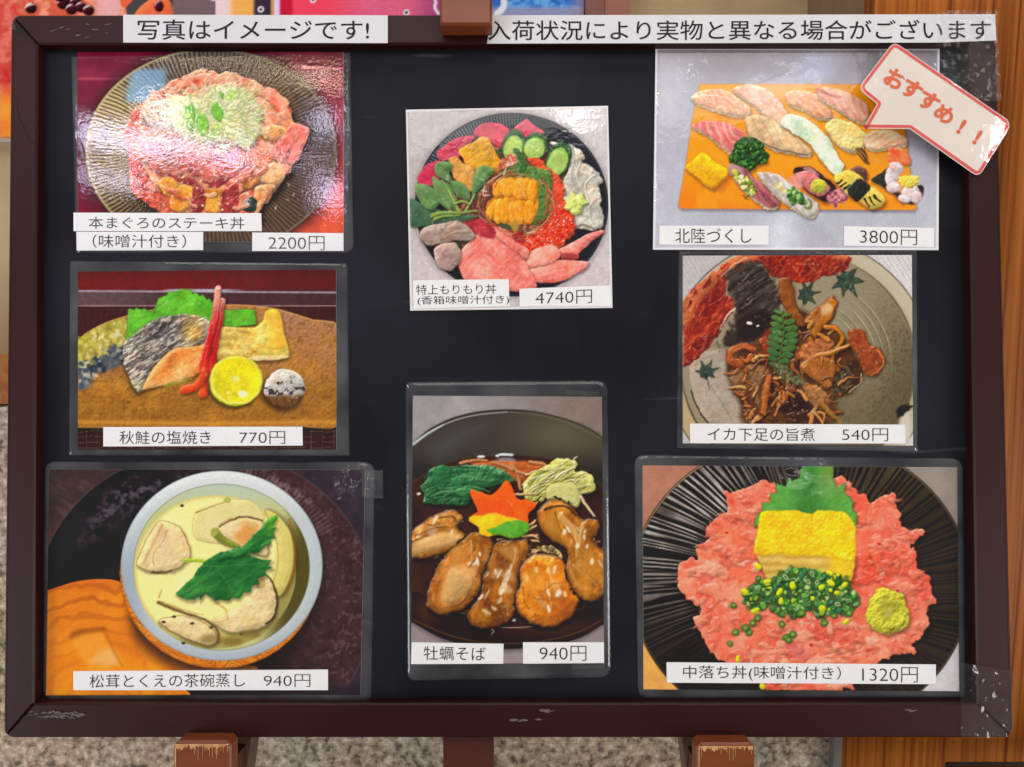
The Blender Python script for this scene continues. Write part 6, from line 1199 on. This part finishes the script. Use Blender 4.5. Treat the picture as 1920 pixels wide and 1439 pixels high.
# ================================================================ the eight menu cards
Z = {1: ((120, 80), 1920 / 560), 2: ((120, 480), 1920 / 560), 3: ((70, 860), 1920 / 650), 4: ((740, 180), 1508 / 440), 5: ((740, 700), 1049 / 430), 6: ((1200, 70), 1920 / 720), 7: ((1240, 460), 1825 / 520), 8: ((1170, 840), 1920 / 670)}
def card(n, label, paint, quad, sleeve, rad, labels, film='film', tapes=()):
    (ox, oy), s = Z[n]; q = lambda P: [(ox + x / s, oy + y / s) for x, y in P]
    ctr = sum(uvh(x, y, .001) for x, y in q(quad)) / 4
    t = thing('menu_card', label, 'menu card', on_board(ctr[0], ctr[1], .0002), 'photo menu cards on the blackboard')
    hp = .0010
    def loc(px, py, S, T):
        d = FWD + RT * ((px - W0 / 2) / F)[..., None] + UP * ((H0 / 2 - py) / F)[..., None]; k = np.dot(BC + NB * hp - CAM, NB) / (d @ NB); p = CAM + d * k[..., None] - BC
        return np.stack([p[..., 0] - ctr[0], p @ VB - ctr[1], np.full(S.shape, hp)], -1)
    printed('photo_print', q(quad), 0.0, paint, lambda x, y: ((x - ox) * s, (y - oy) * s), t, loc)
    for nm, lq, tx in labels:
        lq = q(lq); sl = (lq[1][1] - lq[0][1]) / (lq[1][0] - lq[0][0]); lb = slab(nm, lq, hp + .0001, hp + .0005, M['paper'], t, ctr)
        for w, a, b, c, d in tx: lettering([(w, ox + a / s, oy + b / s - (sl * (c - a) / s) / 2, ox + c / s, oy + d / s - (sl * (c - a) / s) / 2, sl, -.013 if w[0].isdigit() else -.005, 0)], hp + .0007, M['ink'], lb, ctr)
    hs = .0024; O = np.array([uvh(x, y, hs) - ctr for x, y in rounded(q(sleeve), [r / s for r in rad])]); C_ = O.mean(0); k = len(O)
    if np.sum(O[:, 0] * np.roll(O[:, 1], -1) - np.roll(O[:, 0], -1) * O[:, 1]) < 0: O = O[::-1]
    I1 = O + (C_ - O) / np.linalg.norm(C_ - O, axis=1)[:, None] * .0012; I2 = O + (C_ - O) / np.linalg.norm(C_ - O, axis=1)[:, None] * .004
    V = [(p[0], p[1], .0003) for p in O] + [(p[0], p[1], .0016) for p in I1] + [(p[0], p[1], hs) for p in I2]
    Fc = [[r * k + i, r * k + (i + 1) % k, (r + 1) * k + (i + 1) % k, (r + 1) * k + i] for r in (0, 1) for i in range(k)] + [[2 * k + i for i in range(k)]]
    sl_ = None; margin = max(rad) > 0
    if margin:                                                      # the margin where the two films are sealed together
        Q = np.array([uvh(x, y, hs) - ctr for x, y in q(quad)]); A_, B_ = Q, np.roll(Q, -1, 0); R3 = []
        for p in I2:
            best = None
            for a, b in zip(A_, B_):
                tt = np.clip(np.dot(p - a, b - a) / np.dot(b - a, b - a), 0, 1); c_ = a + (b - a) * tt; d_ = np.linalg.norm(p - c_)
                if best is None or d_ < best[0]: best = (d_, c_)
            R3.append(best[1])
        V += [(p[0], p[1], hs) for p in R3]; Fc = Fc[:-1] + [[2 * k + i, 2 * k + (i + 1) % k, 3 * k + (i + 1) % k, 3 * k + i] for i in range(k)] + [[3 * k + i for i in range(k)]]
    sl_ = mesh('laminate_sleeve', V, Fc, M[film], t)
    if margin:
        sl_.data.materials.append(M['seal'])
        for f in range(3 * k): sl_.data.polygons[f].material_index = 1
    for P in tapes: slab('tape_strip', q(P), hs + .0002, hs + .0004, M['tape'], t, ctr)
    return t
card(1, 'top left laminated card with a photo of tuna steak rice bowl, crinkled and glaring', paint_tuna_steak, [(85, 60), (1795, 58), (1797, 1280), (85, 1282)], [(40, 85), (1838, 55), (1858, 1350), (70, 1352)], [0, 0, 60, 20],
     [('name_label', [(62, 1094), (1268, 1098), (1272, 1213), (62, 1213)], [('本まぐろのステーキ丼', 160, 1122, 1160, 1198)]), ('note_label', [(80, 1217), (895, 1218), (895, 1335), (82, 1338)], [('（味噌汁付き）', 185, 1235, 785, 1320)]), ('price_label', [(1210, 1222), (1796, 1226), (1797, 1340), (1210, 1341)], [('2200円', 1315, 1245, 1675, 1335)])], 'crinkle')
card(2, 'laminated card with a photo of grilled salmon, green leaf and yellow citrus half', paint_grilled_salmon, [(90, 102), (1750, 88), (1750, 1245), (90, 1245)], [(32, 30), (1818, 46), (1832, 1286), (25, 1284)], [8, 20, 8, 8],
     [('name_label', [(253, 1101), (1533, 1098), (1535, 1220), (253, 1226)], [('秋鮭の塩焼き', 357, 1125, 945, 1210), ('770円', 1128, 1128, 1422, 1210)])])
card(3, 'bottom left laminated card with a photo of egg custard in a pale blue cup', paint_steamed_custard, [(68, 60), (1816, 62), (1790, 1308), (48, 1312)], [(36, 18), (1866, 20), (1846, 1354), (26, 1342)], [60, 70, 50, 70],
     [('name_label', [(200, 1178), (1610, 1169), (1610, 1283), (200, 1283)], [('松茸とくえの茶碗蒸し', 290, 1193, 1150, 1268), ('940円', 1255, 1196, 1512, 1266)])], 'film', [[(1800, 70), (1914, 66), (1914, 222), (1800, 216)]])
card(4, 'square unmargined card with a photo of a black seafood bowl topped with sea urchin', paint_seafood_bowl, [(72, 90), (1371, 65), (1400, 1363), (100, 1381)], [(71, 89), (1372, 64), (1401, 1364), (99, 1382)], [0, 0, 0, 0],
     [('name_label', [(118, 1186), (733, 1178), (738, 1352), (120, 1368)], [('特上もりもり丼', 138, 1212, 652, 1276), ('(香箱味噌汁付き)', 148, 1284, 735, 1346)]), ('price_label', [(802, 1240), (1385, 1218), (1388, 1350), (803, 1355)], [('4740円', 905, 1252, 1268, 1338)])])
card(5, 'tall laminated card with a photo of oyster noodles and a red maple-leaf garnish', paint_oyster_noodles, [(83, 103), (948, 108), (958, 1326), (75, 1330)], [(48, 40), (975, 33), (990, 1395), (58, 1410)], [30, 50, 60, 40],
     [('name_label', [(78, 1231), (498, 1238), (497, 1329), (75, 1331)], [('牡蠣そば', 133, 1250, 415, 1314)]), ('price_label', [(587, 1231), (957, 1231), (958, 1326), (587, 1329)], [('940円', 663, 1248, 877, 1316)])], 'film', [[(780, 78), (934, 84), (936, 105), (780, 102)], [(810, 1322), (880, 1336), (962, 1330), (960, 1350), (812, 1354)]])
card(6, 'top right white-edged card with a photo of assorted sushi on an orange board', paint_sushi_platter, [(78, 52), (1497, 58), (1492, 1065), (65, 1063)], [(77, 51), (1498, 57), (1493, 1066), (64, 1064)], [0, 0, 0, 0],
     [('name_label', [(97, 943), (643, 943), (642, 1038), (97, 1038)], [('北陸づくし', 175, 956, 557, 1030)]), ('price_label', [(1020, 945), (1470, 955), (1470, 1050), (1020, 1043)], [('3800円', 1100, 962, 1385, 1038)])])
card(7, 'laminated card with a photo of simmered squid in a red and grey glazed bowl', paint_simmered_squid, [(142, 70), (1648, 65), (1656, 1320), (142, 1305)], [(118, 36), (1690, 34), (1692, 1360), (105, 1338)], [8, 10, 12, 10],
     [('name_label', [(188, 1174), (1605, 1181), (1607, 1306), (190, 1303)], [('イカ下足の旨煮', 305, 1202, 1010, 1288), ('540円', 1190, 1206, 1492, 1290)])])
card(8, 'bottom right laminated card with a photo of minced tuna on a black plate', paint_minced_tuna, [(100, 95), (1790, 105), (1801, 1308), (105, 1298)], [(58, 38), (1826, 58), (1840, 1346), (78, 1352)], [60, 70, 30, 60],
     [('name_label', [(228, 1152), (1675, 1164), (1676, 1270), (230, 1262)], [('中落ち丼(味噌汁付き）', 318, 1172, 1165, 1252), ('1320円', 1280, 1178, 1578, 1260)])])

# ================================================================ speech-bubble tag and clear tape
bub = rounded([(1680, 79), (1893, 228), (1836, 331), (1706, 242), (1619, 241), (1645, 195), (1610, 170)], [16, 17, 15, 1, 1, 1, 16]); bub = rounded([(1676, 78), (1898, 231), (1835, 333), (1706, 242), (1619, 241), (1645, 195), (1609, 166)], [14, 18, 14, .5, .5, .5, 15])
hb = .0150; ct = uvh(1755, 205, hb); tB = thing('speech_bubble_tag', 'white speech-bubble tag with red outline and orange lettering, on the board\'s top right corner', 'tag', on_board(ct[0], ct[1], 0))
O = np.array([uvh(x, y, hb) - ct for x, y in bub])
if np.sum(O[:, 0] * np.roll(O[:, 1], -1) - np.roll(O[:, 0], -1) * O[:, 1]) < 0: O = O[::-1]
def inset(P, d):
    e0 = P - np.roll(P, 1, 0); e1 = np.roll(P, -1, 0) - P; e0 /= np.linalg.norm(e0, axis=1)[:, None] + 1e-12; e1 /= np.linalg.norm(e1, axis=1)[:, None] + 1e-12
    n = np.stack([-(e0 + e1)[:, 1], (e0 + e1)[:, 0]], 1); L_ = np.linalg.norm(n, axis=1); n /= L_[:, None]; c = np.clip(L_ / 2, .5, 1); return P + n * (d / c)[:, None]
mesh('card', *prism(O, hb - .0006, hb), M['bubble'], tB)
A, Bq = inset(O, .0007), inset(O, .0034); k = len(O)
mesh('red_outline', [(p[0], p[1], hb + .0002) for p in A] + [(p[0], p[1], hb + .0002) for p in Bq], [[i, (i + 1) % k, k + (i + 1) % k, k + i] for i in range(k)], M['red'], tB)
lettering([(g, x - w / 2, y - h_ / 2, x + w / 2, y + h_ / 2, 0, .036, .56) for g, x, y, w, h_ in [('お', 1679, 149, 38, 36), ('す', 1710, 168, 37, 36), ('す', 1742, 190, 37, 36), ('め', 1771, 214, 36, 33), ('!', 1803, 238, 8, 30), ('!', 1833, 258, 8, 30)]], hb + .0003, M['orange'], tB, ct)
mesh('film', [(p[0], p[1], hb + .0008) for p in O], [list(range(k))], M['film'], tB)
def crumple(name, label, quad, h, amp, sc, seed, material, rad, group):
    q = np.asarray(quad, float); n = 60; S, T = np.meshgrid(np.linspace(0, 1, n), np.linspace(0, 1, n)); px = (q[0] * ((1 - S) * (1 - T))[..., None] + q[1] * (S * (1 - T))[..., None] + q[2] * (S * T)[..., None] + q[3] * ((1 - S) * T)[..., None])
    ct = uvh(*q.mean(0), h); V = []
    hh = h + amp * (np.abs(fbm(px[..., 0], px[..., 1], sc, seed, 3, .7, 1.8) - .5) * 2 + .5 * fbm(px[..., 0], px[..., 1], sc * .5, seed + 4, 2))
    for i in range(n):
        for j in range(n): u = uvh(px[i, j, 0], px[i, j, 1], h) - ct; V.append((u[0], u[1], hh[i, j]))
    Fc = [[(i + 1) * n + j, (i + 1) * n + j + 1, i * n + j + 1, i * n + j] for i in range(n - 1) for j in range(n - 1)
          if np.hypot(max(0, S[i, j] - (1 - rad)), max(0, T[i, j] - (1 - rad))) < rad + 1e-6 or rad == 0]
    o = mesh(name, V, Fc, material, None, True); o.location = on_board(ct[0], ct[1], 0); o.rotation_euler = (math.pi / 2 - LEAN, 0, 0); return tag(o, label, 'tape', group)
crumple('clear_tape', 'crumpled clear tape wrapped over the top right corner of the frame', [(1756, 22), (1868, 20), (1876, 192), (1760, 186)], HF + .0012, .0022, 22, 3, M['tape'], 0, 'clear tape on the frame corners')
crumple('clear_tape', 'crumpled clear tape wrapped over the bottom right corner of the frame', [(1800, 1242), (1899, 1258), (1901, 1383), (1802, 1383)], HF + .0012, .0020, 26, 9, M['tape'], .28, 'clear tape on the frame corners')
